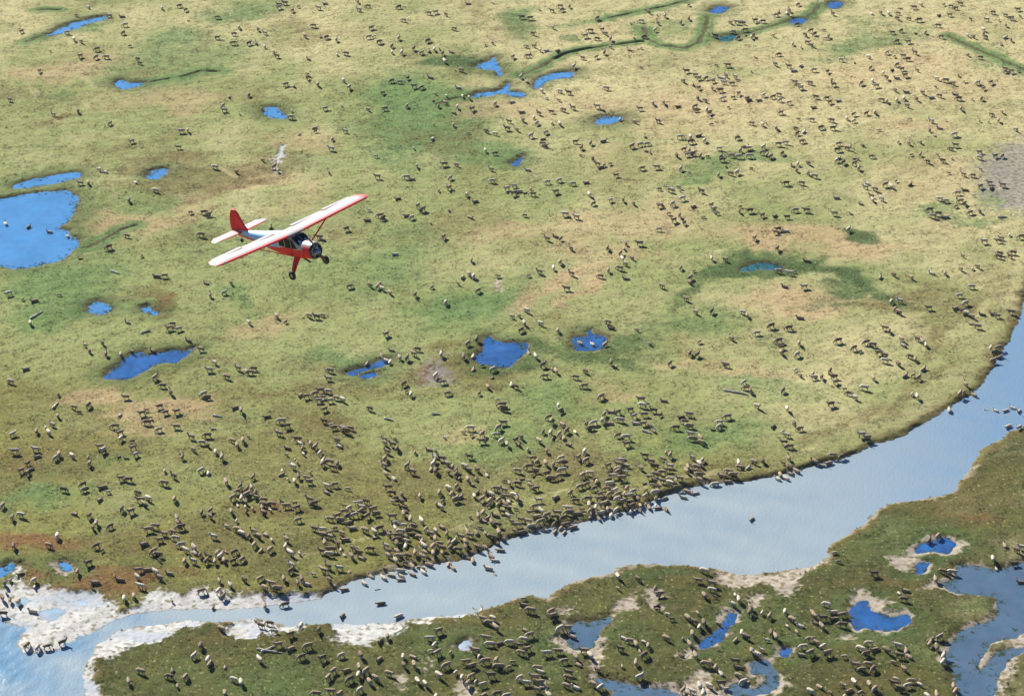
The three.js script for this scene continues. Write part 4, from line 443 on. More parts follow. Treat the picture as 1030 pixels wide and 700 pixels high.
// ---------------------------------------------------------------- height of the ground
function relief(x, z) {
  return 0.28 * noise(x * 0.045, z * 0.045) + 0.16 * noise(x * 0.14 + 9, z * 0.14) + 0.10 * noise(x * 0.42, z * 0.42 + 4) + 0.085 * noise(x * 0.95 + 2, z * 0.95) + 0.035 * noise(x * 1.9, z * 1.9);
}
function height(x, z) {
  let h = relief(x, z);
  if (!inSurvey(x, z)) return h;
  const m = mudAt(x, z), mm = Math.max(m[0], m[1], m[2] * 0.6), s = waterAt(x, z);
  h = lerp(h, -0.12 + 0.3 * h + 0.09 * noise(x * 1.3 + 40, z * 1.3), mm * 0.85);
  const dd = sample(dDist, x, z) + 0.5 * noise(x * 0.3, z * 0.3);
  if (dd < 3) { const o = DITCHES[Math.max(0, near(dOwner, x, z))]; h -= o[0] * clamp(0.75 + 1.1 * noise(x * 0.22 + 6, z * 0.22)) * (1 - smooth(o[1] * 0.35, o[1] * 1.25, dd)); }
  if (s < FAR - 1) {
    const id = near(wOwner, x, z), level = LEVEL[Math.max(id, 0)], river = id === 0;
    if (s < 0) return level - 0.01 - Math.min(0.4, -s * (mm > 0.3 ? 0.12 : 0.5));
    const bw = lerp(river ? 1.1 + 0.7 * noise(x * 0.3, z * 0.3) : 1.5, 5.5, mm);
    h = Math.max(h, level + (mm > 0.3 ? 0.06 : 0.16));
    h = level + smooth(-0.15 * bw, bw, s) * (h - level) + 0.004;
  }
  return h;
}
// ---------------------------------------------------------------- colour of the ground, grown from patches of vegetation
const VG = 0.8, VNX = Math.round((X1 - X0) / VG) + 1, VNZ = Math.round((Z1 - Z0) / VG) + 1;
const veg = { g: 0, G: 1, t: 2, b: 3, r: 4 }, vf = Object.keys(veg).map(() => new Float32Array(VNX * VNZ));
for (const [kind, cx, cz, ax, az_, bx, bz, w] of VEG) {
  const f = vf[veg[kind]], det = ax * bz - az_ * bx, ex = 1.6 * (Math.abs(ax) + Math.abs(bx)), ez = 1.6 * (Math.abs(az_) + Math.abs(bz));
  for (let j = Math.max(0, Math.floor((cz - ez - Z0) / VG)); j <= Math.min(VNZ - 1, Math.ceil((cz + ez - Z0) / VG)); j++)
    for (let i = Math.max(0, Math.floor((cx - ex - X0) / VG)); i <= Math.min(VNX - 1, Math.ceil((cx + ex - X0) / VG)); i++) {
      let x = X0 + i * VG, z = Z0 + j * VG; x += 5 * noise(x * 0.07, z * 0.07 + cx) + 2.2 * noise(x * 0.25, z * 0.25); z += 9 * noise(x * 0.07 + 40, z * 0.07) + 4 * noise(x * 0.25 + 9, z * 0.2);
      const dx = x - cx, dz = z - cz, u = (dx * bz - dz * bx) / det, v = (dz * ax - dx * az_) / det, r = Math.hypot(u, v);
      const k = w * smooth(1.35, 0.35, r); if (k > f[j * VNX + i]) f[j * VNX + i] = k;
    }
}
function vegAt(f, x, z) {
  const gx = clamp((x - X0) / VG, 0, VNX - 1.001), gz = clamp((z - Z0) / VG, 0, VNZ - 1.001), i = Math.floor(gx), j = Math.floor(gz), u = gx - i, v = gz - j, o = j * VNX + i;
  return (f[o] * (1 - u) + f[o + 1] * u) * (1 - v) + (f[o + VNX] * (1 - u) + f[o + VNX + 1] * u) * v;
}
const C = {                                              // linear base colours
  olive: [0.150, 0.148, 0.042], meadow: [0.208, 0.236, 0.092], straw: [0.40, 0.355, 0.19], green: [0.095, 0.166, 0.054], deepGreen: [0.050, 0.088, 0.028], sedge: [0.043, 0.051, 0.013],
  tan: [0.38, 0.265, 0.155], brown: [0.112, 0.086, 0.030], red: [0.150, 0.060, 0.028],
  silt: [0.45, 0.445, 0.435], mud: [0.34, 0.295, 0.245], grey: [0.20, 0.185, 0.18], peat: [0.075, 0.055, 0.030], bed: [0.16, 0.17, 0.15],
};
function mix(c, d, t) { c[0] += (d[0] - c[0]) * t; c[1] += (d[1] - c[1]) * t; c[2] += (d[2] - c[2]) * t; }
function groundColour(x, z, c) {
  const n1 = noise(x * 0.03 + 3, z * 0.022), n2 = noise(x * 0.11, z * 0.08 + 5), n3 = noise(x * 0.5 + 8, z * 0.4), n4 = noise(x * 1.4, z * 1.2 + 2), n5 = noise(x * 3.1, z * 2.7);
  const grain = 0.5 * n3 + 0.5 * n4 + 0.4 * n5, sel = 0.5 + 0.45 * grain;             // tufts come in at different cover
  c[0] = C.olive[0]; c[1] = C.olive[1]; c[2] = C.olive[2];
  const wet = -z - 425 + 60 * n1 + 30 * n2 + 0.25 * x;             // drier away from the river; the paler straw also paints in far haze
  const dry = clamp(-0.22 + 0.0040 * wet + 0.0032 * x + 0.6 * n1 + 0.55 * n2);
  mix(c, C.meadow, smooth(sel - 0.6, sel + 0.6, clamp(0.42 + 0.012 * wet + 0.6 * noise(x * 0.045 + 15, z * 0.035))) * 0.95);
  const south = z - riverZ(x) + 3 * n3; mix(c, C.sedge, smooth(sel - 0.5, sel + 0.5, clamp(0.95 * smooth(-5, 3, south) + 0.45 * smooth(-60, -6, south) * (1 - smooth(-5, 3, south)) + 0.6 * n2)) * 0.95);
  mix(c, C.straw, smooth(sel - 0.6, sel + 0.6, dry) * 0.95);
  const g = vegAt(vf[0], x, z) * (1 - 0.5 * smooth(-2, 4, south)), G = vegAt(vf[1], x, z), t = vegAt(vf[2], x, z), b = vegAt(vf[3], x, z), r = vegAt(vf[4], x, z);
  mix(c, C.green, smooth(sel - 0.55, sel + 0.55, clamp(g + 0.25 * n2 + (g > 0.05 ? 0.1 : 0) + 0.35 * (noise(x * 0.06 + 60, z * 0.05) - 0.1))) * (south > 2 ? 0.6 : 0.95));
  mix(c, C.brown, smooth(sel - 0.3, sel + 0.5, clamp(0.25 + 1.1 * noise(x * 0.055 + 90, z * 0.04 + 20) + 0.5 * noise(x * 0.2 + 4, z * 0.15))) * 0.55 * (1 - 0.6 * smooth(-30, 60, x)));
  mix(c, C.tan, smooth(sel - 0.55, sel + 0.55, t + 0.3 * n2 * t) * 0.66);
  mix(c, C.brown, smooth(sel - 0.55, sel + 0.55, b + 0.3 * n2 * b) * 0.8);
  mix(c, C.deepGreen, smooth(sel - 0.5, sel + 0.5, G) * 0.95);
  mix(c, C.red, smooth(sel - 0.5, sel + 0.6, r) * 0.75);
  const tr = sample(tDist, x, z) + 1.2 * noise(x * 0.15, z * 0.15); if (tr < 0.9) mix(c, C.straw, 0.45 * smooth(0.7, 0.15, Math.abs(tr) + 0.6 * n4) * smooth(-0.2, 0.2, noise(x * 0.1 + 9, z * 0.1)));
  const fleck = noise(x * 2.2 + 50, z * 1.8), k = 1 + 0.18 * n4 + 0.2 * n5 + 0.12 * n3;
  c[0] *= k; c[1] *= k; c[2] *= k;
  if (fleck > 0.42) mix(c, C.straw, 0.5); else if (fleck < -0.48) mix(c, C.peat, 0.22);
  if (!inSurvey(x, z)) return;
  const s = waterAt(x, z), id = near(wOwner, x, z), dd = sample(dDist, x, z) + 0.5 * noise(x * 0.3, z * 0.3);
  if (dd < 3.2) { mix(c, C.green, 0.85 * smooth(3.2, 1.2, dd + 0.8 * n3)); mix(c, C.peat, 0.8 * smooth(0.7, 0.3, dd)); }
  const kind = id >= 0 ? WATER[id][1] : '';
  if (s < 6 && id > 0 && kind !== 'lagoon') mix(c, C.deepGreen, 0.5 * smooth(5, 1, s + 1.5 * n2) * smooth(0, 0.5, sel));
  if (s < 3.2) {                                          // trodden, peaty or silty margins
    if (id === 0) mix(c, C.brown, 0.75 * smooth(2.6, 0.5, s + 1.5 * n3));
    else mix(c, C.peat, 0.6 * smooth(1.5, 0.3, s + 0.6 * n3));
    const silty = (z > -445 && id > 0) || kind === 'shallow' ? 1 : (id === 0 && z > -440 ? 0.5 : 0);
    if (silty) mix(c, C.mud, silty * 0.85 * smooth(1.3, 0.5, s + 0.45 + 1.6 * n3 + 0.9 * n4 + 2.2 * noise(x * 0.12, z * 0.12 + 77)));
  }
  const m = mudAt(x, z), mk = 1 + 0.3 * n4 + 0.3 * n5 + 0.3 * n3;
  const speck = noise(x * 1.1 + 20, z * 1.1) + 0.5 * n5;
  for (let i = 0; i < 3; i++) if (m[i] > 0.01) {
    const base = [C.silt, C.mud, C.grey][i];
    mix(c, [base[0] * mk, base[1] * mk, base[2] * mk], m[i] * 0.95);
    mix(c, i === 2 ? C.peat : C.brown, m[i] * 0.75 * smooth(i ? 0.12 : 0.22, i ? 0.3 : 0.4, speck + 0.35 * n3)); if (i === 0) mix(c, [0.30, 0.34, 0.40], m[i] * 0.7 * smooth(-0.05, 0.35, noise(x * 0.12 + 3, z * 0.16) + 0.4 * n3));  // bluish patches paint a wet sky sheen into the silt
  }
  if (s < 0.12) mix(c, C.bed, 0.8);
}
// ---------------------------------------------------------------- the ground: one sheet to the horizon
const TEX = 2048;
function tile(size, fn, srgb) {
  const data = new Uint8Array(size * size * 4);
  for (let j = 0; j < size; j++) for (let i = 0; i < size; i++) { const v = clamp(fn(i / size, j / size)) * 255; const o = (j * size + i) * 4; data[o] = data[o + 1] = data[o + 2] = v; data[o + 3] = 255; }
  const t = new THREE.DataTexture(data, size, size); t.wrapS = t.wrapT = THREE.RepeatWrapping; t.magFilter = THREE.LinearFilter; t.minFilter = THREE.LinearMipmapLinearFilter; t.generateMipmaps = true; t.needsUpdate = true; return t;
}
// noise that repeats after `p` cells
function pnoise(x, y, p) {
  const xi = Math.floor(x), yi = Math.floor(y), fx = x - xi, fy = y - yi, w = q => ((q % p) + p) % p;
  const hsh = (a, b) => PERM[PERM[w(a) & 255] + (w(b) & 255)];
  const a = hsh(xi, yi), b = hsh(xi + 1, yi), c = hsh(xi, yi + 1), d = hsh(xi + 1, yi + 1), u = fx * fx * (3 - 2 * fx), v = fy * fy * (3 - 2 * fy);
  const n0 = GX[a] * fx + GY[a] * fy, n1 = GX[b] * (fx - 1) + GY[b] * fy, n2 = GX[c] * fx + GY[c] * (fy - 1), n3 = GX[d] * (fx - 1) + GY[d] * (fy - 1);
  return n0 + u * (n1 - n0) + v * (n2 - n0 + u * (n0 - n1 - n2 + n3));
}
const toSRGB = v => { v = clamp(v); return v <= 0.0031308 ? v * 12.92 : 1.055 * Math.pow(v, 1 / 2.4) - 0.055; };
let groundMap;
{ const data = new Uint8Array(TEX * TEX * 4), c = [0, 0, 0], lut = new Uint8Array(4097);
  for (let i = 0; i <= 4096; i++) lut[i] = Math.round(toSRGB(i / 4096) * 255);
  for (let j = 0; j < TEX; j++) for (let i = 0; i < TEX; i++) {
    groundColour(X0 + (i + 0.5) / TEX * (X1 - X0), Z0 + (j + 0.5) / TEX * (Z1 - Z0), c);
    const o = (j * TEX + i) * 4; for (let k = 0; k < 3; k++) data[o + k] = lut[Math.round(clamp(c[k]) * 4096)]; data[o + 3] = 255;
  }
  groundMap = new THREE.DataTexture(data, TEX, TEX); groundMap.colorSpace = THREE.SRGBColorSpace; groundMap.wrapS = groundMap.wrapT = THREE.MirroredRepeatWrapping;
  groundMap.magFilter = THREE.LinearFilter; groundMap.minFilter = THREE.LinearMipmapLinearFilter; groundMap.generateMipmaps = true; groundMap.needsUpdate = true; }
const turfBump = tile(512, (u, v) => 0.5 + 0.45 * pnoise(u * 16, v * 16, 16) + 0.35 * pnoise(u * 37, v * 37, 37) + 0.25 * pnoise(u * 80, v * 80, 80));
turfBump.repeat.set((X1 - X0) / 7.3, (Z1 - Z0) / 7.3);
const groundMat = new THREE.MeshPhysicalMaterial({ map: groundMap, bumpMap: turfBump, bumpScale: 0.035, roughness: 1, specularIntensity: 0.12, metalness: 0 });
{ const line = (a, b, step, out) => { const core = []; for (let v = a; v <= b + 1e-6; v += step) core.push(v); const lo = [], hi = []; let d = step; let e = 0; while (e < out) { d *= 1.35; e += d; lo.unshift(a - e); hi.push(core[core.length - 1] + e); } return [...lo, ...core, ...hi]; };
  const xs = line(-126, 126, 0.42, 7000), zs = line(-700, -352, 0.45, 7000), n = xs.length, m = zs.length;
  const pos = new Float32Array(n * m * 3), uv = new Float32Array(n * m * 2), idx = new Uint32Array((n - 1) * (m - 1) * 6);
  let q = 0;
  for (let j = 0; j < m; j++) for (let i = 0; i < n; i++) { const o = j * n + i; pos[o * 3] = xs[i]; pos[o * 3 + 1] = height(xs[i], zs[j]); pos[o * 3 + 2] = zs[j]; uv[o * 2] = (xs[i] - X0) / (X1 - X0); uv[o * 2 + 1] = (zs[j] - Z0) / (Z1 - Z0); }
  for (let j = 0; j < m - 1; j++) for (let i = 0; i < n - 1; i++) { const o = j * n + i; idx[q++] = o; idx[q++] = o + n; idx[q++] = o + 1; idx[q++] = o + 1; idx[q++] = o + n; idx[q++] = o + n + 1; }
  const g = new THREE.BufferGeometry(); g.setAttribute('position', new THREE.BufferAttribute(pos, 3)); g.setAttribute('uv', new THREE.BufferAttribute(uv, 2)); g.setIndex(new THREE.BufferAttribute(idx, 1)); g.computeVertexNormals();
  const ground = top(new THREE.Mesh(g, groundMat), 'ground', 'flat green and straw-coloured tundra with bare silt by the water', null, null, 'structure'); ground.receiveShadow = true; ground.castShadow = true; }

// ---------------------------------------------------------------- water
const ripple = tile(512, (u, v) => 0.5 + 0.5 * pnoise(u * 14, v * 14, 14) + 0.35 * pnoise(u * 31, v * 31, 31) + 0.2 * pnoise(u * 66, v * 66, 66));
const waterMat = (rgb, rough, bump) => new THREE.MeshPhysicalMaterial({ color: new THREE.Color().setRGB(...rgb), vertexColors: true, roughness: rough, ior: 1.33, specularIntensity: 1, bumpMap: ripple, bumpScale: bump, metalness: 0 });
const WATERS = {  // lake and pond blues take sky reflection into the base colour
  river: waterMat([1, 1, 1], 0.22, 0.03), lake: waterMat([0.06, 0.19, 0.40], 0.12, 0.02), deep: waterMat([0.022, 0.082, 0.24], 0.1, 0.02),
  lagoon: waterMat([0.065, 0.11, 0.17], 0.12, 0.02), shallow: waterMat([0.26, 0.34, 0.42], 0.14, 0.02), teal: waterMat([0.02, 0.12, 0.16], 0.12, 0.02),
};
const POND_LABELS = ['wide pale blue silty river winding into a glittering lake', 'large bright blue lake with a rounded bay and small spit', 'long thin blue strip of water beside the large lake', 'small blue pond with green grass below it near the large lake',
  'narrow curved blue channel between green strips on the far plain', 'small blue pond with a trailing tip at the end of a ditch', 'small diamond-shaped blue pond ringed by caribou', 'finger-shaped blue pond pointing at the herd', 'small light blue pond in bright green turf', 'tiny light blue pond beside rust-brown turf',
  'thin slanting streak of blue water in wet green turf', 'short blue streak under the longer slanting streak', 'square-cornered deep blue pond', 'deep blue pond with two caribou standing in it', 'small blue pool with a tail at the bend of the stream', 'forked blue channel below the bend of the stream', 'crescent-shaped blue pond beside the dark stream', 'small oval blue pond in a dark green ring',
  'tiny blue slit of water beside the large green meadow', 'small blue pool at the head of the green ditch', 'small blue pool on the winding dark ditch', 'narrow teal pool under the winding dark ditch', 'tiny blue pond on the edge of the far plain', 'thin curved teal pond in a dark green hollow',
  'sickle-shaped deep blue pool by a tan mud patch', 'tiny blue pool below the sickle-shaped pool', 'boot-shaped deep blue pool rimmed with pale mud', 'broad grey-blue lagoon with a sandy spit', 'slanting slot-shaped blue pool', 'small round blue pool among grazing caribou', 'ring-shaped pool curling round a grass islet', 'forked grey-blue pool with pale mud at its ends', 'long grey-blue creek edged with trampled mud', 'tiny pale pool among the crowded caribou', 'tiny blue pond above the white silt flat', 'blue pool lying on the white silt flat', 'blue inlet beside the white silt flat', 'small blue puddle in the middle of the white silt', 'pale puddle at the grassy end of the white silt'];
WATER.forEach(([name, kind, flat], id) => {
  let a = 1e9, b = -1e9, c = 1e9, d = -1e9; for (let i = 0; i < flat.length; i += 2) { a = Math.min(a, flat[i]); b = Math.max(b, flat[i]); c = Math.min(c, flat[i + 1]); d = Math.max(d, flat[i + 1]); }
  const st = id ? 0.5 : 0.4; a = Math.max(a - 2, X0 + 1); b = Math.min(b + 2, X1 - 1); c = Math.max(c - 2, Z0 + 1); d = Math.min(d + 2, Z1 - 1);
  const n = Math.ceil((b - a) / st) + 1, m = Math.ceil((d - c) / st) + 1, index = new Map(), pos = [], uv = [], col = [], idx = [];
  const ok = (x, z) => near(wOwner, x, z) === id && waterAt(x, z) < 0.9 || near(wMask, x, z) === id;
  const vert = (i, j) => { const k = j * n + i; let v = index.get(k); if (v === undefined) { v = pos.length / 3; index.set(k, v); const x = a + i * st, z = c + j * st; uv.push(x / 5.3, z / 5.3);
    if (id) { const v = kind === 'lake' || kind === 'lagoon' ? 0.4 : 1, q = 1 + v * (0.5 * noise(x * 0.2 + id, z * 0.15) + 0.35 * noise(x * 0.8, z * 0.6 + id)); pos.push(x, LEVEL[id], z); col.push(q * (1 + 0.5 * v * noise(x * 0.4, z * 0.3 + 50)), q, q); }
    else {                                                // silty river, clearer upstream, ruffled blue lake at its mouth
      const streak = noise(x * 0.05 + z * 0.06, (z - x * 0.6) * 0.16) + 0.4 * noise(x * 0.4, z * 0.3), lake = smooth(-46, -64, x + 0.25 * (z + 400) + 6 * streak), clear = smooth(38, 92, x + 14 * streak);
      const r = [0.25 + 0.05 * streak, 0.305 + 0.045 * streak, 0.34 + 0.03 * streak]; mix(r, [0.12, 0.21, 0.33], clear * 0.9); mix(r, [0.145 + 0.08 * streak, 0.24 + 0.05 * streak, 0.335], lake); col.push(...r);
      const a = 0.035 * lake; pos.push(x, LEVEL[id] + a * (noise(x * 0.62 + 3, z * 0.45) * 2.2 + noise(x * 0.9, z * 0.75 + 8) * 1.6 + noise(x * 0.25, z * 0.17) * 2), z);
    } } return v; };
  for (let j = 0; j < m - 1; j++) for (let i = 0; i < n - 1; i++) if (ok(a + i * st, c + j * st) || ok(a + (i + 1) * st, c + j * st) || ok(a + i * st, c + (j + 1) * st) || ok(a + (i + 1) * st, c + (j + 1) * st)) {
    const p = vert(i, j), q = vert(i, j + 1), r = vert(i + 1, j), s = vert(i + 1, j + 1); idx.push(p, q, r, r, q, s);
  }
  const g = new THREE.BufferGeometry(); g.setAttribute('position', new THREE.Float32BufferAttribute(pos, 3)); g.setAttribute('uv', new THREE.Float32BufferAttribute(uv, 2)); g.setAttribute('color', new THREE.Float32BufferAttribute(col, 3)); g.setIndex(idx); g.computeVertexNormals();
  const w = top(new THREE.Mesh(g, WATERS[kind]), name, POND_LABELS[id], null, null, 'structure'); w.receiveShadow = true;
});
console.log('ground and water built');

// ---------------------------------------------------------------- caribou
const CELLS = 42, HALF = 1.15;
function capsule(px, py, pz, b) {
  const ax = b[0], ay = b[1], az2 = b[2], dx = b[4] - ax, dy = b[5] - ay, dz = b[6] - az2;
  const t = clamp(((px - ax) * dx + (py - ay) * dy + (pz - az2) * dz) / (dx * dx + dy * dy + dz * dz + 1e-9));
  return Math.hypot(px - ax - t * dx, py - ay - t * dy, pz - az2 - t * dz) - (b[3] + (b[7] - b[3]) * t);
}
const caribouMat = new THREE.MeshPhysicalMaterial({ vertexColors: true, roughness: 0.85, specularIntensity: 0.3, sheen: 0.6, sheenRoughness: 0.5, sheenColor: new THREE.Color().setRGB(0.85, 0.70, 0.50) });
const antlerMat = new THREE.MeshStandardMaterial({ color: new THREE.Color().setRGB(0.20, 0.14, 0.09), roughness: 0.8 });
function skeleton(pose) {
  const B = []; const bone = (tag, a, ra, b, rb) => B.push([...a, ra, ...b, rb, tag]);
  const lie = pose === 'lying', y = lie ? -0.56 : 0;
  bone('rump', [-0.62, 0.90 + y, 0], 0.26, [-0.35, 0.90 + y, 0], 0.31);
  bone('trunk', [-0.35, 0.90 + y, 0], 0.31, [0.1, 0.88 + y, 0], 0.34);
  bone('trunk', [0.1, 0.88 + y, 0], 0.34, [0.45, 0.92 + y, 0], 0.31);
  bone('belly', [-0.3, 0.78 + y, 0], 0.2, [0.35, 0.76 + y, 0], 0.22);
  const head = pose === 'grazing' ? [[0.60, 0.92], [0.86, 0.72], [1.00, 0.46], [1.12, 0.17]] : pose === 'walking' ? [[0.60, 0.98], [0.84, 1.06], [1.0, 1.14], [1.1, 0.98]] : [[0.58, 1.0 + y], [0.78, 1.18 + y], [0.88, 1.34 + y], [1.1, 1.22 + y]];
  if (pose === 'walking') head[3] = [1.12, 0.96];
  bone('neck', [head[0][0], head[0][1], 0], 0.25, [head[1][0], head[1][1], 0], 0.18);
  bone('neck', [head[1][0], head[1][1], 0], 0.15, [head[2][0], head[2][1], 0], 0.115);
  bone('head', [head[2][0], head[2][1], 0], 0.115, [head[3][0], head[3][1], 0], 0.065);
  for (const s of [-1, 1]) bone('head', [head[2][0] - 0.03, head[2][1] + 0.06, 0.08 * s], 0.035, [head[2][0] - 0.1, head[2][1] + 0.12, 0.2 * s], 0.028);
  bone('tail', [-0.8, 0.98 + y, 0], 0.05, [-0.88, 0.86 + y, 0], 0.05);
  for (const s of [-1, 1]) {
    const z = 0.14 * s, k = pose === 'walking' ? 0.2 * s : pose === 'grazing' ? 0.06 * s : 0.02 * s;
    if (lie) {
      bone('leg', [0.4, 0.22, 0.2 * s], 0.1, [0.62, 0.1, 0.2 * s], 0.06); bone('leg', [0.62, 0.1, 0.2 * s], 0.06, [0.34, 0.06, 0.24 * s], 0.05);
      bone('trunk', [-0.5, 0.26, 0.18 * s], 0.17, [-0.2, 0.12, 0.3 * s], 0.08); bone('leg', [-0.2, 0.1, 0.3 * s], 0.06, [-0.55, 0.06, 0.32 * s], 0.05);
    } else {
      bone('trunk', [0.45, 0.80, z], 0.14, [0.44 + k * 0.4, 0.48, z], 0.075);
      bone('leg', [0.44 + k * 0.4, 0.48, z], 0.065, [0.42 + k, 0.12, z], 0.05); bone('leg', [0.42 + k, 0.12, z], 0.05, [0.46 + k, 0.04, z], 0.06);
      bone('rump', [-0.5, 0.84, z], 0.18, [-0.42 - k * 0.4, 0.58, z * 1.05], 0.11);
      bone('leg', [-0.42 - k * 0.4, 0.58, z * 1.05], 0.1, [-0.62 - k * 0.8, 0.42, z], 0.062); bone('leg', [-0.62 - k * 0.8, 0.42, z], 0.06, [-0.58 - k, 0.1, z], 0.048); bone('leg', [-0.58 - k, 0.1, z], 0.05, [-0.54 - k, 0.04, z], 0.06);
    }
  }
  return { B, head };
}
const COATS = {
  dark: { trunk: [0.165, 0.118, 0.076], rump: [0.17, 0.13, 0.095], belly: [0.16, 0.125, 0.09], neck: [0.34, 0.29, 0.22], head: [0.12, 0.095, 0.07], leg: [0.09, 0.067, 0.048], tail: [0.5, 0.47, 0.42] },
  brown: { trunk: [0.31, 0.225, 0.145], rump: [0.33, 0.27, 0.20], belly: [0.28, 0.22, 0.16], neck: [0.42, 0.37, 0.30], head: [0.19, 0.15, 0.11], leg: [0.13, 0.095, 0.066], tail: [0.55, 0.52, 0.46] },
  pale: { trunk: [0.50, 0.435, 0.33], rump: [0.55, 0.50, 0.42], belly: [0.50, 0.44, 0.35], neck: [0.62, 0.58, 0.50], head: [0.42, 0.37, 0.30], leg: [0.22, 0.18, 0.14], tail: [0.6, 0.58, 0.52] },
};
const bodies = {}, antlers = {};
for (const pose of ['standing', 'grazing', 'walking', 'lying']) {
  const { B, head } = skeleton(pose), mc = new MarchingCubes(CELLS, caribouMat, false, false, 40000);
  mc.isolation = 0;
  const half = CELLS / 2, oy = 0.76, ox = 0.12;
  const fieldAt = (x, y, z) => { let d = 9; for (const b of B) { const e = capsule(x, y, z, b), k = b[8] === 'leg' ? 0.03 : 0.07, h = clamp(0.5 + 0.5 * (d - e) / k); d = d + (e - d) * h - k * h * (1 - h); } return d; };
  for (let k = 0; k < CELLS; k++) for (let j = 0; j < CELLS; j++) for (let i = 0; i < CELLS; i++) {
    const z = (k - half) / half * HALF; mc.field[k * CELLS * CELLS + j * CELLS + i] = Math.abs(z) > 0.5 ? -1 : -fieldAt((i - half) / half * HALF + ox, (j - half) / half * HALF + oy, z);
  }
  mc.update();
  const count = mc.count, p = new Float32Array(count * 3);
  for (let i = 0; i < count; i++) { p[i * 3] = mc.positionArray[i * 3] * HALF + ox; p[i * 3 + 1] = mc.positionArray[i * 3 + 1] * HALF + oy; p[i * 3 + 2] = mc.positionArray[i * 3 + 2] * HALF; }
  let g = new THREE.BufferGeometry(); g.setAttribute('position', new THREE.BufferAttribute(p, 3)); g = mergeVertices(g, 1e-4); g.computeVertexNormals();
  const P = g.attributes.position;
  for (const coat of Object.keys(COATS)) {
    const col = new Float32Array(P.count * 3);
    for (let i = 0; i < P.count; i++) {
      let sum = 0; const c = [0, 0, 0];
      for (const b of B) { const w = Math.exp(-Math.max(0, capsule(P.getX(i), P.getY(i), P.getZ(i), b)) * 45), q = COATS[coat][b[8]]; sum += w; for (let k = 0; k < 3; k++) c[k] += w * q[k]; }
      const v = 1 + 0.25 * noise(P.getX(i) * 9, P.getY(i) * 9 + P.getZ(i) * 5);
      for (let k = 0; k < 3; k++) col[i * 3 + k] = c[k] / sum * v;
    }
    const h = g.clone(); h.setAttribute('color', new THREE.BufferAttribute(col, 3)); bodies[pose + coat] = h;
  }
  antlers[pose] = [-1, 1].map(s => {
    const hx = head[2][0] - 0.02, hy = head[2][1] + 0.09, fwd = pose === 'grazing' ? 1 : 0;
    const at = (x, y, z) => (x *= 0.72, y *= 0.72, z *= 0.8, fwd) ? new THREE.Vector3(hx + y * 0.75 - x * 0.1 * 1, hy + 0.35 * y + 0.6 * (-x), z) : new THREE.Vector3(hx + x, hy + y, z);
    const tube = (pts, r) => new THREE.TubeGeometry(new THREE.CatmullRomCurve3(pts.map(q => at(...q))), 6, r, 4);
    return mergeGeometries([
      tube([[0, 0, 0.05 * s], [-0.16, 0.2, 0.16 * s], [-0.22, 0.5, 0.30 * s], [-0.05, 0.74, 0.26 * s], [0.08, 0.8, 0.2 * s]], 0.024),
      tube([[-0.05, 0.06, 0.08 * s], [0.12, 0.12, 0.1 * s], [0.24, 0.24, 0.06 * s]], 0.018),
      tube([[-0.2, 0.34, 0.23 * s], [-0.34, 0.46, 0.3 * s], [-0.38, 0.56, 0.3 * s]], 0.016),
      tube([[-0.12, 0.67, 0.29 * s], [-0.2, 0.82, 0.3 * s]], 0.016),
    ]);
  });
  console.log(pose, P.count, g.index.count / 3);
}
function standY(x, z) { return height(x, z); }
function footing(x, z, a, wet) {
  const c = Math.cos(a), s = -Math.sin(a), q = [[0.5, 0.14], [0.5, -0.14], [-0.55, 0.14], [-0.55, -0.14]].map(([f, l]) => height(x + c * f - s * l, z + s * f + c * l));
  return Math.min(...q) + 0.6 * ((q[0] + q[1] + q[2] + q[3]) / 4 - Math.min(...q)) - 0.03;
}
const headingAt = (x, z) => Math.PI * (0.85 + 1.7 * noise(x * 0.035 + 12, z * 0.03 + 7));
const POOLS = { 24: 'sickle-shaped pool', 25: 'tiny blue pool', 26: 'boot-shaped pool', 27: 'broad lagoon', 28: 'slot-shaped pool', 29: 'small round pool', 30: 'ring-shaped pool', 31: 'forked pool', 32: 'muddy creek', 33: 'tiny pale pool' };
function placeWords(x, z, place, a) {
  const f = -Math.sin(a), facing = f < -0.5 ? ', facing the river' : f > 0.5 ? ', back to the river' : '';
  if (place === 4) {
    if (x > 75) return 'wading in a line across the narrow upper river';
    if (x < -40) return 'wading in the river by the white silt flat';
    const s = -waterAt(x, z); return s > 3.5 ? 'wading alone out in the open river' : waterAt(x, z + s + 2.5) > 0 ? 'wading in the river off the pool-dotted bank' : 'wading in the river under the crowded bank';
  }
  if (place === 3) return 'on the white silt flat' + facing;
  let best = 0, bd = 12; for (let r = 0.4; r < 12 && !best; r += 0.4) for (let k = 0; k < 24; k++) { const m = near(wMask, x + r * Math.cos(k * 0.2618), z + r * Math.sin(k * 0.2618)); if (POOLS[m]) { best = m; bd = r; break; } }
  const ground = place === 2 ? 'on bare mud' : 'on grass';
  return best ? `${bd < 3 ? 'beside' : ground + ' near'} the ${POOLS[best]}${facing}` : `${ground} of the pool-dotted bank${facing}`;
}
const COAT_WORDS = { dark: 'dark brown', brown: 'brown', pale: 'cream-coloured' };
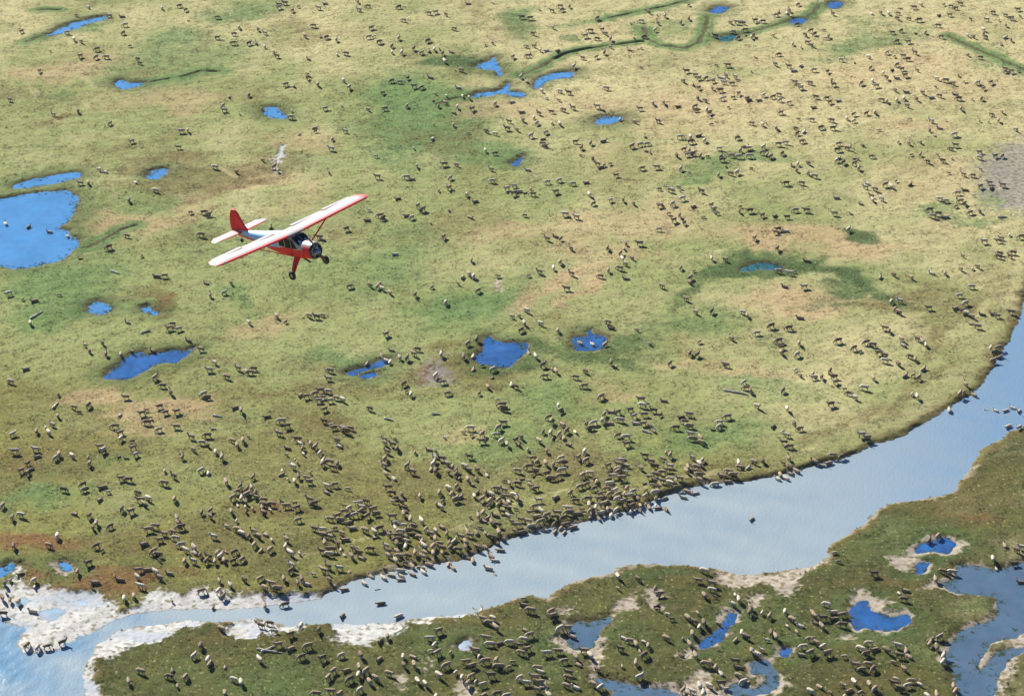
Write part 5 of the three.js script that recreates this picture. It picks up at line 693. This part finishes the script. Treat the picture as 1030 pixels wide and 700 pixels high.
for (let i = 0; i < CARIBOU.length; i += 4) {             // x, z, place, look (1 pale, 2 calf)
  const [x, z, place, look] = CARIBOU.slice(i, i + 4), wet = place === 4, small = look === 2, u = rnd();
  const pose = wet ? (u < 0.5 ? 'standing' : 'walking') : u < 0.42 ? 'grazing' : u < 0.68 ? 'standing' : u < 0.86 ? 'walking' : 'lying';
  const coat = look === 1 ? 'pale' : (v => v < 0.24 ? 'dark' : v < 0.68 ? 'brown' : 'pale')(rnd());
  const calf = small || rnd() < 0.12, horned = !calf && rnd() < 0.4, size = calf ? 0.46 + 0.1 * rnd() : 0.71 + 0.18 * rnd();
  const a = headingAt(x, z) + (rnd() - 0.5) * 1.7;
  const words = `${horned ? 'antlered ' : ''}${COAT_WORDS[coat]} caribou ${calf ? 'calf ' : ''}${wet ? '' : pose + ' '}${placeWords(x, z, place, a)}`;
  const t = top(new THREE.Group(), 'caribou', words, 'caribou', 'caribou gathered in and along the river');
  t.position.set(x, footing(x, z, a, wet), z); t.rotation.y = a; t.scale.set(size, size * 0.87, size);
  part('body', bodies[pose + coat], caribouMat, t);
  if (horned) for (const g of antlers[pose]) part('antler', g, antlerMat, t);
}
// the rest of the herd, far too many to tell apart: one mass
{ const herd = top(new THREE.Group(), 'caribou_herd', 'countless caribou spread across the tundra plain beyond the river', 'caribou herd', null, 'stuff');
  const lists = {};
  for (let i = 0; i < FAR_CARIBOU.length; i += 3) {
    const [x, z, f] = FAR_CARIBOU.slice(i, i + 3), u = rnd(), pose = f === 2 ? 'standing' : u < 0.42 ? 'grazing' : u < 0.68 ? 'standing' : u < 0.86 ? 'walking' : 'lying';
    const coat = f === 1 ? 'pale' : (v => v < 0.26 ? 'dark' : v < 0.72 ? 'brown' : 'pale')(rnd()), key = pose + ' ' + coat + (rnd() < 0.35 ? ' horned' : '');
    (lists[key] ||= []).push([x, z, headingAt(x, z) + (rnd() - 0.5) * 1.7, rnd() < 0.15 ? 0.46 + 0.1 * rnd() : 0.71 + 0.18 * rnd()]);
  }
  for (const [key, list] of Object.entries(lists)) {
    const [pose, coat, horned] = key.split(' '), body = bodies[pose + coat].toNonIndexed(), bits = [body];
    if (horned) for (const g of antlers[pose]) { const h = g.toNonIndexed(); h.deleteAttribute('uv'); const c = new Float32Array(h.attributes.position.count * 3); for (let i = 0; i < c.length; i += 3) { c[i] = 0.2; c[i + 1] = 0.14; c[i + 2] = 0.09; } h.setAttribute('color', new THREE.BufferAttribute(c, 3)); bits.push(h); }
    const im = new THREE.InstancedMesh(mergeVertices(mergeGeometries(bits)), caribouMat, list.length); im.name = 'caribou_mass'; im.userData.kind = 'stuff'; im.castShadow = im.receiveShadow = true;
    const M = new THREE.Matrix4(), Q = new THREE.Quaternion(), Y = new THREE.Vector3(0, 1, 0), col = new THREE.Color();
    list.forEach(([x, z, a, s], i) => { M.compose(new THREE.Vector3(x, footing(x, z, a), z), Q.setFromAxisAngle(Y, a), new THREE.Vector3(s, s * 0.87, s)); im.setMatrixAt(i, M); const v = 0.8 + 0.4 * rnd(); im.setColorAt(i, col.setRGB(v, v, v)); });
    herd.add(im);
  } }
console.log('herd built');
// ---------------------------------------------------------------- the bush plane (x forward, y up, z to its right wing)
{ const plane = top(new THREE.Group(), 'bush_plane', 'red and white high-wing bush plane flying above the herd', 'aeroplane');
  const bx = new THREE.Vector3(...PLANE.forward), by = new THREE.Vector3(...PLANE.up), bz = new THREE.Vector3(...PLANE.left).negate();
  plane.position.set(...PLANE.at); plane.quaternion.setFromRotationMatrix(new THREE.Matrix4().makeBasis(bx, by, bz));
  const paint = (r, g, b, rough = 0.35) => new THREE.MeshPhysicalMaterial({ color: new THREE.Color().setRGB(r, g, b), roughness: rough, clearcoat: 0.5, clearcoatRoughness: 0.15 });
  const red = new THREE.MeshStandardMaterial({ color: new THREE.Color().setRGB(0.82, 0.012, 0.022), roughness: 0.6 }), white = paint(0.34, 0.265, 0.23), black = paint(0.02, 0.02, 0.022, 0.5), blue = paint(0.10, 0.22, 0.5);
  const steel = new THREE.MeshStandardMaterial({ color: new THREE.Color().setRGB(0.5, 0.5, 0.5), metalness: 0.9, roughness: 0.35 });
  const rubber = new THREE.MeshStandardMaterial({ color: new THREE.Color().setRGB(0.022, 0.022, 0.022), roughness: 0.85 });
  const glass = new THREE.MeshPhysicalMaterial({ color: new THREE.Color().setRGB(0.012, 0.016, 0.026), roughness: 0.1, specularIntensity: 0.35 });
  // rings of points joined into a skin
  function loft(rings, capA = true, capB = true) {
    const n = rings[0].length, pos = [], uv = [], idx = [];
    rings.forEach((r, i) => r.forEach((p, k) => { pos.push(...p); uv.push(i / (rings.length - 1), k / (n - 1)); }));
    for (let i = 0; i < rings.length - 1; i++) for (let k = 0; k < n - 1; k++) { const a = i * n + k, b = a + n; idx.push(a, b, a + 1, a + 1, b, b + 1); }
    const cap = (i, flip) => { const c = rings[i].slice(0, -1).reduce((s, p) => s.map((v, j) => v + p[j] / (n - 1)), [0, 0, 0]), o = pos.length / 3; pos.push(...c); uv.push(i ? 1 : 0, 0.5); for (let k = 0; k < n - 1; k++) { const a = i * n + k; flip ? idx.push(o, a + 1, a) : idx.push(o, a, a + 1); } };
    if (capA) cap(0, false); if (capB) cap(rings.length - 1, true);
    const g = new THREE.BufferGeometry(); g.setAttribute('position', new THREE.Float32BufferAttribute(pos, 3)); g.setAttribute('uv', new THREE.Float32BufferAttribute(uv, 2)); g.setIndex(idx);
    return toCreasedNormals(g, 0.7);
  }
  const section = (x, t, b, w, e, n = 48) => { const r = []; for (let k = 0; k <= n; k++) { const a = k / n * Math.PI * 2, c = Math.cos(a), s = Math.sin(a); r.push([x, (t + b) / 2 + (t - b) / 2 * Math.sign(c) * Math.pow(Math.abs(c), 2 / e), w * Math.sign(s) * Math.pow(Math.abs(s), 2 / e)]); } return r; };
  const key = [[-6.75, -0.62, -0.9, 0.05, 2], [-6.1, -0.56, -1.0, 0.13, 2.2], [-4.9, -0.46, -1.12, 0.25, 2.5], [-3.2, -0.32, -1.3, 0.42, 3], [-1.9, -0.14, -1.46, 0.56, 3.6], [-0.9, 0.0, -1.56, 0.65, 4], [0.74, 0.02, -1.6, 0.67, 4], [0.95, -0.12, -1.6, 0.67, 4], [1.45, -0.44, -1.58, 0.66, 3.4], [1.8, -0.48, -1.54, 0.64, 2.8]];
  const stations = []; for (let i = 0; i < key.length - 1; i++) for (let s = 0; s < 6; s++) { const t = s / 6; stations.push(key[i].map((v, j) => lerp(v, key[i + 1][j], t))); } stations.push(key[key.length - 1]);
  const S = 512, data = new Uint8Array(S * S * 4), put = (o, r, g, b) => { data[o] = toSRGB(r) * 255; data[o + 1] = toSRGB(g) * 255; data[o + 2] = toSRGB(b) * 255; data[o + 3] = 255; };
  for (let j = 0; j < S; j++) for (let i = 0; i < S; i++) {      // paint scheme: white top, aft flank blue with sky-lit shade painted in, red belly and nose
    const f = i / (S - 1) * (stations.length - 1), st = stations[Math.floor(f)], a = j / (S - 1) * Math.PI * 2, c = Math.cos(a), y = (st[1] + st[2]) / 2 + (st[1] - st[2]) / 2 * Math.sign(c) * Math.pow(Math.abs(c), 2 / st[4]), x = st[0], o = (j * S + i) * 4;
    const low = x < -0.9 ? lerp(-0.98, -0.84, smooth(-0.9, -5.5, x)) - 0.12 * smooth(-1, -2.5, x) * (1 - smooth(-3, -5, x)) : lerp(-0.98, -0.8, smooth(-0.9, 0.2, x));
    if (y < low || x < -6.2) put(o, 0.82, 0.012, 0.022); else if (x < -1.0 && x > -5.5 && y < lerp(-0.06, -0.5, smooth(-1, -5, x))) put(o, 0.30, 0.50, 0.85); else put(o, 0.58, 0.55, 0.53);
  }
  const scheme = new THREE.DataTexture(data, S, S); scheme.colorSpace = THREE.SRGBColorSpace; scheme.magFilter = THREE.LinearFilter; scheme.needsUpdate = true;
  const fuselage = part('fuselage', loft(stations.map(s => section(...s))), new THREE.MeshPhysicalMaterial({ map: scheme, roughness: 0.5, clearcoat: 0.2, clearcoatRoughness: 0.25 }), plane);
  fuselage.userData.label = 'white topped fuselage with sky-blue shade tint painted on the flank and red belly';
  // engine cowling: red drum, white lid painting in the glint on top, black mouth with cylinders, blue spinner, propeller
  const drum = (x0, x1, r0, r1, from, sweep, y = -0.98, t = 0.04) => { const n = 32, rings = [[x0, r0], [lerp(x0, x1, 0.6), lerp(r0, r1, 0.35)], [x1, r1], [x1, r1 - t], [x0, r0 - t]].map(([x, r]) => { const q = []; for (let k = 0; k <= n; k++) { const a = from + sweep * k / n; q.push([x, y + r * Math.cos(a), r * Math.sin(a)]); } return q; }); rings.push(rings[0]); return loft(rings, false, false); };
  const cowling = part('cowling', drum(1.62, 2.52, 0.64, 0.60, 0.85, Math.PI * 2 - 1.7), red, plane);
  part('glint_lid', drum(1.62, 2.52, 0.642, 0.602, -0.85, 1.7), white, cowling);
  part('intake_ring', drum(2.45, 2.66, 0.605, 0.50, 0, Math.PI * 2, -0.98, 0.05), black, cowling);
  const engine = part('engine', new THREE.CylinderGeometry(0.24, 0.3, 0.3, 20).rotateZ(-Math.PI / 2).translate(2.48, -0.98, 0), steel, plane);
  part('firewall', new THREE.CylinderGeometry(0.58, 0.58, 0.05, 28).rotateZ(-Math.PI / 2).translate(2.3, -0.98, 0), black, engine);
  for (let k = 0; k < 9; k++) part('cylinder_head', new THREE.CylinderGeometry(0.09, 0.11, 0.28, 8).translate(0, 0.38, 0).rotateX(k / 9 * Math.PI * 2).translate(2.44, -0.98, 0), steel, engine);
  const prop = part('spinner', new THREE.SphereGeometry(0.19, 20, 12, 0, Math.PI * 2, 0, Math.PI / 2).scale(1, 1.6, 1).rotateZ(-Math.PI / 2).translate(2.72, -0.98, 0), blue, plane);
  for (let k = 0; k < 2; k++) { const shape = new THREE.Shape(); shape.moveTo(-0.05, 0.12); shape.bezierCurveTo(-0.12, 0.4, -0.12, 0.9, -0.06, 1.26); shape.quadraticCurveTo(0, 1.31, 0.05, 1.26); shape.bezierCurveTo(0.1, 0.9, 0.08, 0.4, 0.05, 0.12); const g = new THREE.ExtrudeGeometry(shape, { depth: 0.02, bevelEnabled: true, bevelSize: 0.012, bevelThickness: 0.012, bevelSegments: 1 }); g.rotateY(Math.PI / 2 + 0.5).rotateX(0.42 + k * Math.PI).translate(2.76, -0.98, 0); part('propeller_blade', g, black, prop); }
  // glazing
  const quad = (a, b, c, d, t) => { const A = new THREE.Vector3(...a), n = new THREE.Vector3(...b).sub(A).cross(new THREE.Vector3(...d).sub(A)).normalize().multiplyScalar(t), out = [a, b, c, d].map(p => [p[0] + n.x, p[1] + n.y, p[2] + n.z]), g = new THREE.BufferGeometry(), v = [a, b, c, d, ...out].flat(); g.setAttribute('position', new THREE.Float32BufferAttribute(v, 3)); g.setIndex([0, 2, 1, 0, 3, 2, 4, 5, 6, 4, 6, 7, 0, 1, 5, 0, 5, 4, 1, 2, 6, 1, 6, 5, 2, 3, 7, 2, 7, 6, 3, 0, 4, 3, 4, 7]); return toCreasedNormals(g, 0.3); };
  for (const s of [-1, 1]) {
    const A = [1.46, -0.44, 0.03 * s], B = [1.46, -0.50, 0.56 * s], Cc = [0.80, -0.045, 0.56 * s], Dd = [0.80, 0.0, 0.03 * s];
    part('windscreen', s > 0 ? quad(A, B, Cc, Dd, 0.035) : quad(A, Dd, Cc, B, 0.035), glass, fuselage);
    const pane = (x0, x1, y0, y1, slope) => { const z = 0.668 * s, q = [[x0, y0, z], [x1, y0, z], [x1 - slope, y1, z * 0.985], [x0, y1, z * 0.985]]; return part('side_window', s > 0 ? quad(...q, 0.02) : quad(q[0], q[3], q[2], q[1], 0.02), glass, fuselage); };
    pane(0.72, 1.38, -0.80, -0.20, 0.5); pane(0.02, 0.64, -0.80, -0.16, 0); pane(-0.66, -0.08, -0.78, -0.16, 0); 
    const port = part('side_window', new THREE.CylinderGeometry(0.16, 0.16, 0.04, 20).rotateX(Math.PI / 2).translate(-1.15, -0.48, 0.655 * s), glass, fuselage); port.userData.label = 'round rear cabin window';
    const door = part('door', quad(...(s > 0 ? [[0.0, -1.4, 0.67], [0.68, -1.4, 0.67], [0.68, -0.84, 0.672], [0.0, -0.84, 0.672]] : [[0.0, -1.4, -0.67], [0.0, -0.84, -0.672], [0.68, -0.84, -0.672], [0.68, -1.4, -0.67]]), 0.012), red, plane);
    part('handle', new THREE.BoxGeometry(0.14, 0.03, 0.03).translate(0.1, -0.95, 0.695 * s), steel, door);
  }
  // wings
  const foil = (z, xl, chord, thick, y, n = 26, grow = 0, from = 0, to = 1) => { const r = [], half = n / 2; for (let k = 0; k <= n; k++) { const u = k <= half ? 1 - k / half : (k - half) / half, q = lerp(from, to, u * u), t = thick * 5 * (0.2969 * Math.sqrt(q) - 0.126 * q - 0.3516 * q * q + 0.2843 * q * q * q - 0.1036 * q * q * q * q); const up = k <= half; r.push([xl - q * chord + (q < 0.01 ? grow : 0), y + (up ? 1.15 : -0.85) * t * chord * 0.5 * 2 + (up ? grow : -grow), z]); } return r; };
  for (const s of [-1, 1]) {
    const ring = (z, o = {}) => { const e = clamp((z - 6.45) / 0.55), k = Math.sqrt(Math.max(0, 1 - e * e * 0.9)); return foil(z * s, 0.78 - (1 - k) * 0.6, 1.62 * k, 0.13 * k, 0.10 + 0.03 * z - 0.02, 26, o.grow || 0, o.from || 0, o.to || 1); };
    const span = [0, 1.5, 3, 4.5, 5.8, 6.45, 6.6, 6.75, 6.85, 6.94, 7.0], order = s > 0 ? span : [...span].reverse();
    const wing = part('wing', loft(order.map(z => ring(z))), white, plane);
    const rim = [0.7, 2.5, 4.5, 6.3], ro = s > 0 ? rim : [...rim].reverse();
    part('leading_edge', loft(ro.map(z => ring(z, { grow: 0.006, to: 0.09 }))), red, wing);
    const tipSpan = [6.5, 6.6, 6.75, 6.85, 6.94, 7.01], to = s > 0 ? tipSpan : [...tipSpan].reverse(); part('wing_tip', loft(to.map(z => ring(z, { grow: 0.006 }))), red, wing);
    const slab = (z0, z1, name) => { const g = new THREE.BoxGeometry(0.36, 0.03, z1 - z0).translate(-0.86, 0.10 + 0.015 * (z0 + z1) + 0.005, s * (z0 + z1) / 2); return part(name, g, white, wing); };
    slab(0.8, 3.7, 'flap'); slab(3.76, 6.35, 'aileron');
    const strutAt = (a, b, r, mat, name, parent) => { const A = new THREE.Vector3(...a), Bv = new THREE.Vector3(...b), d = Bv.clone().sub(A), g = new THREE.CylinderGeometry(r, r, d.length(), 10).scale(1.8, 1, 0.7); g.applyQuaternion(new THREE.Quaternion().setFromUnitVectors(new THREE.Vector3(0, 1, 0), d.clone().normalize())); g.translate(...A.add(Bv).multiplyScalar(0.5).toArray()); return part(name, g, mat, parent); };
    strutAt([0.55, -1.42, 0.62 * s], [0.3, 0.10, 3.25 * s], 0.045, red, 'wing_strut', plane);
    // undercarriage
    const leg = loft([[[0.95, -1.5], 0.34], [[1.1, -1.85], 0.27], [[1.3, -2.32], 0.17]].map(([[x, y], w], i) => { const z = s * [0.52, 0.95, 1.42][i], q = []; for (let k = 0; k <= 12; k++) { const a = s * k / 12 * Math.PI * 2; q.push([x + w * Math.cos(a), y + 0.03 * Math.sin(a), z + 0.1 * Math.sin(a)]); } return q; }));
    const gear = part('landing_gear_leg', leg, red, plane);
    const wheel = part('wheel', new THREE.TorusGeometry(0.22, 0.12, 12, 24).translate(1.33, -2.42, 1.55 * s), rubber, plane); part('hub', new THREE.CylinderGeometry(0.13, 0.13, 0.16, 16).rotateX(Math.PI / 2).translate(1.33, -2.42, 1.55 * s), steel, wheel);
    part('axle', new THREE.CylinderGeometry(0.035, 0.035, 0.3, 8).rotateX(Math.PI / 2).translate(1.33, -2.4, 1.45 * s), steel, gear);
    // tailplane
    const tring = (z) => { const e = clamp((z - 2.0) / 0.45), k = Math.sqrt(Math.max(0, 1 - e * e * 0.85)); return foil(z * s, -5.45 - 0.09 * z - (1 - k) * 0.3, (1.15 - 0.12 * z) * k, 0.09 * k, -0.62, 20); };
    const ts = [0.05, 1, 1.8, 2.05, 2.25, 2.37, 2.45], tail = part('tailplane', loft((s > 0 ? ts : [...ts].reverse()).map(tring)), white, plane);
    const te = (z) => foil(z * s, -5.444 - 0.09 * z, 1.15 - 0.12 * z, 0.096, -0.62, 20, 0.005, 0, 0.07); part('leading_edge', loft((s > 0 ? [0.3, 1.2, 2.05] : [2.05, 1.2, 0.3]).map(te)), red, tail);
    part('elevator', new THREE.BoxGeometry(0.42, 0.028, 1.8).rotateY(s * -0.02).translate(-6.43, -0.62, s * 1.15), white, tail);
  }
  part('roof_centre', loft([-0.76, -0.3, 0.3, 0.76].map(z => foil(z, 0.8, 1.66, 0.135, 0.09, 26))), white, plane);
  const finShape = new THREE.Shape(); finShape.moveTo(-4.35, -0.5); finShape.bezierCurveTo(-4.9, -0.3, -5.05, 0.3, -5.35, 0.62); finShape.bezierCurveTo(-5.5, 0.8, -5.7, 0.86, -5.88, 0.78); finShape.lineTo(-5.72, -0.6);
  part('fin', new THREE.ExtrudeGeometry(finShape, { depth: 0.06, bevelEnabled: true, bevelSize: 0.03, bevelThickness: 0.03, bevelSegments: 2 }).translate(0, 0.55, -0.03).scale(1, 1.12, 1).translate(-0.5, -0.55, 0), red, plane);
  const rud = new THREE.Shape(); rud.moveTo(-5.78, -0.85); rud.lineTo(-5.94, 0.76); rud.bezierCurveTo(-6.2, 0.6, -6.42, 0.1, -6.42, -0.3); rud.bezierCurveTo(-6.42, -0.6, -6.35, -0.8, -6.2, -0.88);
  part('rudder', new THREE.ExtrudeGeometry(rud, { depth: 0.04, bevelEnabled: true, bevelSize: 0.02, bevelThickness: 0.02, bevelSegments: 2 }).translate(0, 0.55, -0.02).scale(1, 1.12, 1).translate(-0.5, -0.55, 0), red, plane);
  const tw = part('tail_wheel', new THREE.TorusGeometry(0.10, 0.06, 10, 18).translate(-6.0, -1.36, 0), rubber, plane); part('tail_spring', new THREE.CylinderGeometry(0.025, 0.03, 0.5, 8).rotateZ(0.5).translate(-5.88, -1.14, 0), steel, tw);
  part('exhaust_pipe', new THREE.CylinderGeometry(0.07, 0.07, 0.7, 12).rotateZ(1.25).translate(1.75, -1.66, 0.32), black, plane);
  part('antenna', new THREE.CylinderGeometry(0.012, 0.02, 0.45, 6).rotateZ(-0.25).translate(-1.5, 0.12, 0), steel, plane);
}

// ---------------------------------------------------------------- driftwood
{ const wood = new THREE.MeshStandardMaterial({ color: new THREE.Color().setRGB(0.62, 0.57, 0.48), roughness: 0.85 });
  LOGS.forEach(([ax, az2, bx, bz], i) => {
    const n = 7, pts = []; for (let k = 0; k < n; k++) { const t = k / (n - 1), x = lerp(ax, bx, t) + 0.12 * noise(i * 3.1 + k * 0.6, 5), z = lerp(az2, bz, t) + 0.15 * noise(i * 2.3 + k * 0.6, 9); pts.push(new THREE.Vector3(x, Math.max(height(x, z), -0.3) + 0.13, z)); }
    const len = Math.hypot(bx - ax, bz - az2), r0 = len > 3 ? 0.2 : 0.22, g = new THREE.TubeGeometry(new THREE.CatmullRomCurve3(pts), 16, 1, 8), curve = new THREE.CatmullRomCurve3(pts), P = g.attributes.position;
    for (let k = 0; k <= 16; k++) { const c = curve.getPointAt(k / 16), r = r0 * (1 - 0.6 * k / 16) * (k === 0 || k === 16 ? 0.35 : 1); for (let m = 0; m <= 8; m++) { const o = k * 9 + m; P.setXYZ(o, c.x + (P.getX(o) - c.x) * r, c.y + (P.getY(o) - c.y) * r, c.z + (P.getZ(o) - c.z) * r); } }
    g.computeVertexNormals();
    const where = ['long straight bleached pole lying on the dry plain', 'long bleached driftwood pole lying on the grassy river bank', 'short driftwood stick lying across a longer pole', 'stubby bleached log below the large lake', 'pale log above the finger-shaped blue pond', 'bleached stick on the bare tan ground', 'pale log on olive grass below brown turf', 'pale log below the square blue pond', 'leaning pale log among the herd above the river', 'short bleached log in green grass among the herd', 'tiny bleached stick on bare ground among the herd', 'white log beside the grey marsh', 'thin pale pole on bright green turf'][i];
    const t = top(new THREE.Mesh(g, wood), 'driftwood_log', where, 'driftwood'); t.castShadow = t.receiveShadow = true;
  }); }
// ---------------------------------------------------------------- sedge and grass: tufts beyond counting
{ const blades = [], N = 7; for (let k = 0; k < N; k++) { const a = k / N * Math.PI * 2 + (k % 2) * 0.4, r = 0.26 + 0.06 * (k % 3), w = 0.07, c = Math.cos(a), s = Math.sin(a), h = 0.07 + 0.03 * (k % 3); blades.push(c * 0.05 - s * w, -0.02, s * 0.05 + c * w, c * 0.05 + s * w, -0.02, s * 0.05 - c * w, c * r, h, s * r); }
  const g = new THREE.BufferGeometry(); g.setAttribute('position', new THREE.Float32BufferAttribute(blades, 3)); g.computeVertexNormals();
  const mat = new THREE.MeshPhysicalMaterial({ color: 0xffffff, roughness: 1, specularIntensity: 0.1, transmission: 0.4, thickness: 0, side: THREE.DoubleSide });
  const spots = [], c = [0, 0, 0], frame = (x, z) => Math.abs(x) < 7 + 0.168 * -z;
  while (spots.length < GRASS * 3) {
    const z = -352 - 342 * rnd(), x = (rnd() * 2 - 1) * 126; if (!frame(x, z)) continue;
    const cl = noise(x * 0.33 + 70, z * 0.33) + 0.6 * noise(x * 1.0, z * 1.0 + 33); if (cl + 0.55 < rnd() * 1.1) continue;
    const s = waterAt(x, z); if (s < 0.1 && (near(wOwner, x, z) === 0 || (WATER[near(wOwner, x, z)][1] === 'teal' ? rnd() < 0.35 : s < -1.5 || rnd() < 0.35 - 0.42 * s))) continue; const m = mudAt(x, z); if (Math.max(...m) > 0.2 + 0.5 * rnd()) continue;
    spots.push(x, z, cl);
  }
  const im = new THREE.InstancedMesh(g, mat, GRASS), M = new THREE.Matrix4(), Q = new THREE.Quaternion(), E = new THREE.Euler(), col = new THREE.Color(), sc = new THREE.Vector3(), po = new THREE.Vector3();
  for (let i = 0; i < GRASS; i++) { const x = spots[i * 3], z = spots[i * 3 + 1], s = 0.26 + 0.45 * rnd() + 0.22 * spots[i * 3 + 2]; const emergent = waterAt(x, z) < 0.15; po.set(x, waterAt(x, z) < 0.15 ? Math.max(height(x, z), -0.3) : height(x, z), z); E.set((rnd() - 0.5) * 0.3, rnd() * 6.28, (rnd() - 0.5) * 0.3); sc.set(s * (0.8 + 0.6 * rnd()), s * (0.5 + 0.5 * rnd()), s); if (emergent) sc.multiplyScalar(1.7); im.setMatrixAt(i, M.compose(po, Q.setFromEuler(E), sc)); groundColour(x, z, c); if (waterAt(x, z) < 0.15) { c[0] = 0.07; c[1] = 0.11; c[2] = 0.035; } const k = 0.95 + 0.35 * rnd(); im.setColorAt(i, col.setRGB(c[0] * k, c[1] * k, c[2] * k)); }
  im.castShadow = im.receiveShadow = true;
  top(im, 'grass', 'short sedge and grass tufts covering the tundra', 'grass', null, 'stuff'); }
console.log('details built');

renderer.render(scene, camera);
